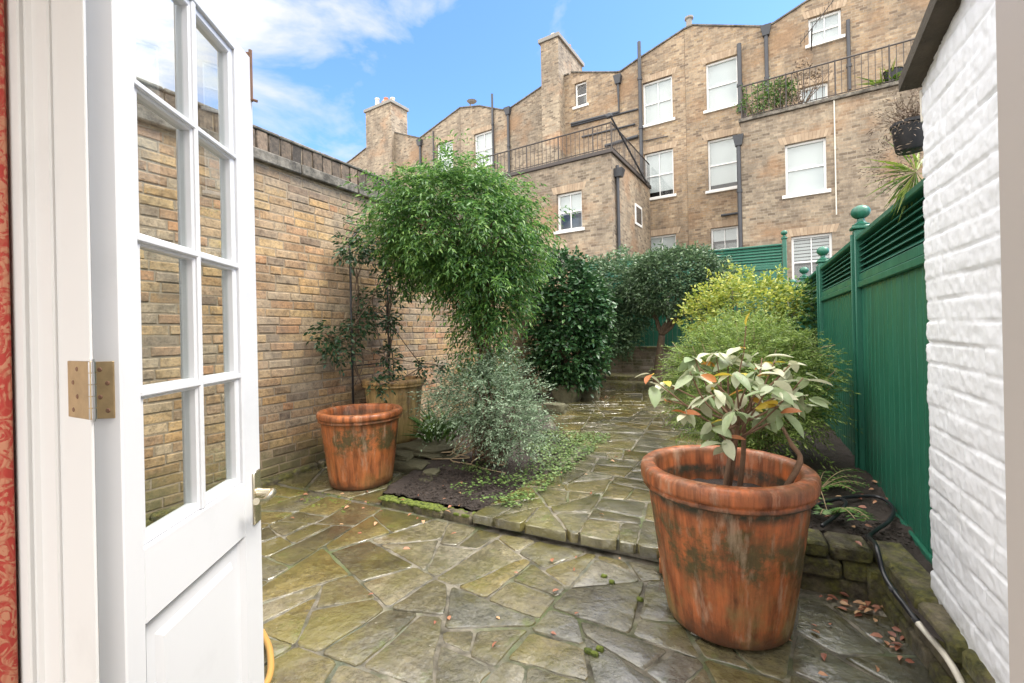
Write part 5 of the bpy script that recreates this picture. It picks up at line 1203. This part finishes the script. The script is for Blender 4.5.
for i in range(len(ells)-1):
    A_, B_ = Vector(ells[random.randrange(0, i+1)][:3]), Vector(ells[i+1][:3]); mb.tube(smooth_path([A_, A_.lerp(B_, .5)+Vector((.03, random.uniform(-.08, .08), random.uniform(-.08, .05))), B_], 5), .005, 6)
for k in range(7):
    pts = [Vector((tx+.03, a_.y+w_*(.95 if k > 2 else .05)+random.uniform(-.05, .05), .75+.2*j)) for j in range(7)]; pts = [q_+Vector((random.uniform(0, .03), random.uniform(-.05, .05), 0)) for q_ in pts]; mb.tube(smooth_path(pts, 3), .006, 6)
o = mb.build('stems', MAT['bark'], e, smooth='all'); place(o, base)

# 12 --- ground ivy, fallen leaves
pp, dd_ = [], []
for _ in range(2400):
    x, y = random.uniform(-2.4, -1.35), random.uniform(2.65, 4.9)
    if mnoise.noise(Vector((x*3, y*3, 1)))+(x+1.6)*1.1+(y-3.4)*.35+.5*random.random() < .02: continue
    for k in range(3): a = random.uniform(0, 6.3); pp.append((x+random.uniform(-.03, .03), y+random.uniform(-.03, .03), .085+random.uniform(0, .035))); dd_.append((math.cos(a), math.sin(a), random.uniform(-.1, .35)))
o = leaves('ground_ivy', pp, dd_, rng.uniform(.014, .030, len(pp)), T_ov(.8, .1, .1), L_ivy, None, .25); tag(o, 'pale green ivy creeping over the dark soil beside the path', None, None, 'stuff')
pp, dd_ = [], []
def litter(n, px, py, sx, sy, z):
    for _ in range(n):
        q_ = PZ(random.gauss(px, sx), random.gauss(py, sy), z); a = random.uniform(0, 6.3); pp.append(q_+Vector((0, 0, random.uniform(.003, .014)))); dd_.append((math.cos(a), math.sin(a), random.uniform(-.05, .12)))
litter(16, 840, 597, 10, 4, 0); litter(26, 868, 607, 13, 8, 0); litter(22, 895, 640, 16, 12, 0); litter(14, 800, 640, 40, 20, 0); litter(10, 570, 600, 60, 40, 0); litter(6, 420, 580, 60, 40, 0); litter(10, 365, 500, 50, 15, 0)
litter(16, 440, 505, 30, 14, .06); litter(16, 850, 505, 25, 12, .24); litter(34, 603, 398, 9, 1.5, .09); litter(14, 600, 470, 30, 25, .09)
o = leaves('fallen_leaves', pp, dd_, rng.uniform(.02, .048, len(pp)), T_ov(.5, .2, .15), L_dead, None, .3); tag(o, 'brown and coral fallen leaves scattered on the wet paving', None, None, 'stuff')

# 13 --- balcony plants, hanging basket, spiky plant
def loc_h4(px, py, d): s_, z_ = FL(px, py, d); return FO+fe*s_+fn*d+Vector((0, 0, z_))
for i, (px, py, r, lab) in enumerate([(758, 100, .42, 'leafy green plant at the left end of the railed balcony'), (800, 82, .40, 'thin twiggy plant in the middle of the railed balcony'), (779, 92, .3, 'small green plant second from the left on the balcony')]):
    c0 = loc_h4(px, py, DB+.35); base = (c0.x, c0.y, bz+.1); e = shrub('balcony_plant', base, lab, 'plant', 'balcony plants')
    P, D = crown([(c0.x, c0.y, c0.z, r*1.1, .3, r)], 150 if i != 1 else 60, .3, 3, .2, i); p, d = sprays(P, D, 5, .18, .2, .02)
    o = leaves('foliage', p, d, rng.uniform(.06, .10, len(p)), T_ov(.5), L_fresh if i != 1 else L_dry, e, .8); place(o, base)
    mb = MB(); branches(mb, (c0.x, c0.y, bz+.1), [tuple(P[k]+D[k]*(.2 if i != 1 else .5)) for k in range(20)], .014, 5, .05); o = mb.build('stems', MAT['bark'], e); place(o, base)
c0 = loc_h4(893, 78, DB+.3); base = (c0.x, c0.y, bz+.1); e = shrub('balcony_palm', base, 'yellow green spiky plant at the right end of the railed balcony', 'plant')
pp, dd_ = [], []
for k in range(70): v = unit(1)[0]; v[2] = abs(v[2])+.2; pp.append((c0.x+random.uniform(-.3, .3), c0.y+random.uniform(-.1, .1), c0.z-.2)); dd_.append(v)
o = leaves('blades', pp, dd_, rng.uniform(.4, .7, 70), T_di(.08, .1, .4), L_spike, e, .3); place(o, base)
mb = MB(); mb.lathe([(.16, 0), (.2, .4), (.22, .42)], 16, (c0.x, c0.y, bz+.11)); o = mb.build('tub', MAT['plastic'], e); place(o, base)
hc = PX(911, 139, .66); base = (hc.x, hc.y, hc.z); e = empty('hanging_pot', (hc.x, hc.y, hc.z-.055), 0, 'black plastic hanging pot on the corner of the white wall with dry twigs', 'hanging pot')
mb = MB(); mb.lathe([(.001, 0), (.050, 0), (.055, .008), (.068, .11), (.073, .114), (.073, .128), (.064, .128), (.06, .08)], 24); mb.build('pot', MAT['plastic'], e, smooth=True)
P, D = crown([(-.02, 0, .17, .10, .10, .07), (-.07, .03, -.02, .08, .10, .08)], 260, .3, 3, .3, 3); p, d = sprays(P, D, 4, .06, .1, .004)
leaves('dry_foliage', p, d, rng.uniform(.012, .024, len(p)), T_di(.25), L_dry, e, 1)
mb = MB(); branches(mb, (0, 0, .10), [tuple(q_*1.1) for q_ in P[:110]], .0022, 5, .02); mb.build('twigs', MAT['bark'], e)
sc0 = PX(916, 172, .74); base = tuple(sc0); e = shrub('spiky_plant', base, 'spiky green yellow palm like plant poking over the fence at the white wall', 'plant')
pp, dd_ = [], []
for k in range(46): v = Vector((random.uniform(-1, .4), random.uniform(-.6, .6), random.uniform(-1.0, .5))); pp.append(sc0); dd_.append(v)
o = leaves('blades', pp, dd_, rng.uniform(.14, .26, 46), T_di(.07, .1, .12), L_spike, e, .3); place(o, base)
# 14 --- rocks left of path, white garden light
for i, (px, py, s_, lab) in enumerate([(566, 400, (.30, .2, .22), 'upright mossy rock at the foot of the dark glossy bush'), (590, 398, (.22, .16, .20), 'second mossy rock, nearer the steps, by the glossy bush'), (555, 412, (.22, .16, .10), 'flat low mossy stone at the near end of the rocks')]):
    q_ = PZ(px, py, .1); mb = MB(); rock(mb, (0, 0, s_[2]*.5), s_, i+4, 3); o = mb.build('rock', MAT['rock'], smooth=True); o.location = q_; tag(o, lab, 'rock', 'rocks beside the path')
q_ = PY(605, 371, 9.05); mb = MB(); mb.tube([(0, 0, -.28), (0, 0, -.05)], .012, 8); 
e = empty('garden_light', (q_.x, q_.y, q_.z), 0, 'small white globe light standing beside the steps at the back', 'light'); mb.build('stake', MAT['black'], e)
mb = MB(); mb.lathe([(max(.001, .055*math.sin(a)), -.055*math.cos(a)) for a in [math.pi*k/12 for k in range(13)]], 20); mb.build('globe', MAT['white'], e, smooth='all')
q_ = PZ(695, 560, .0); mb = MB(); mb.bbox((-.10, -.03, 0), (.10, .05, .07), .006); o = mb.build('loose_brick', MAT['terra2']); o.location = (-.33, 2.42, .0); o.rotation_euler = (0, 0, .1); tag(o, 'loose red brick lying against the step left of the largest pot', 'brick')
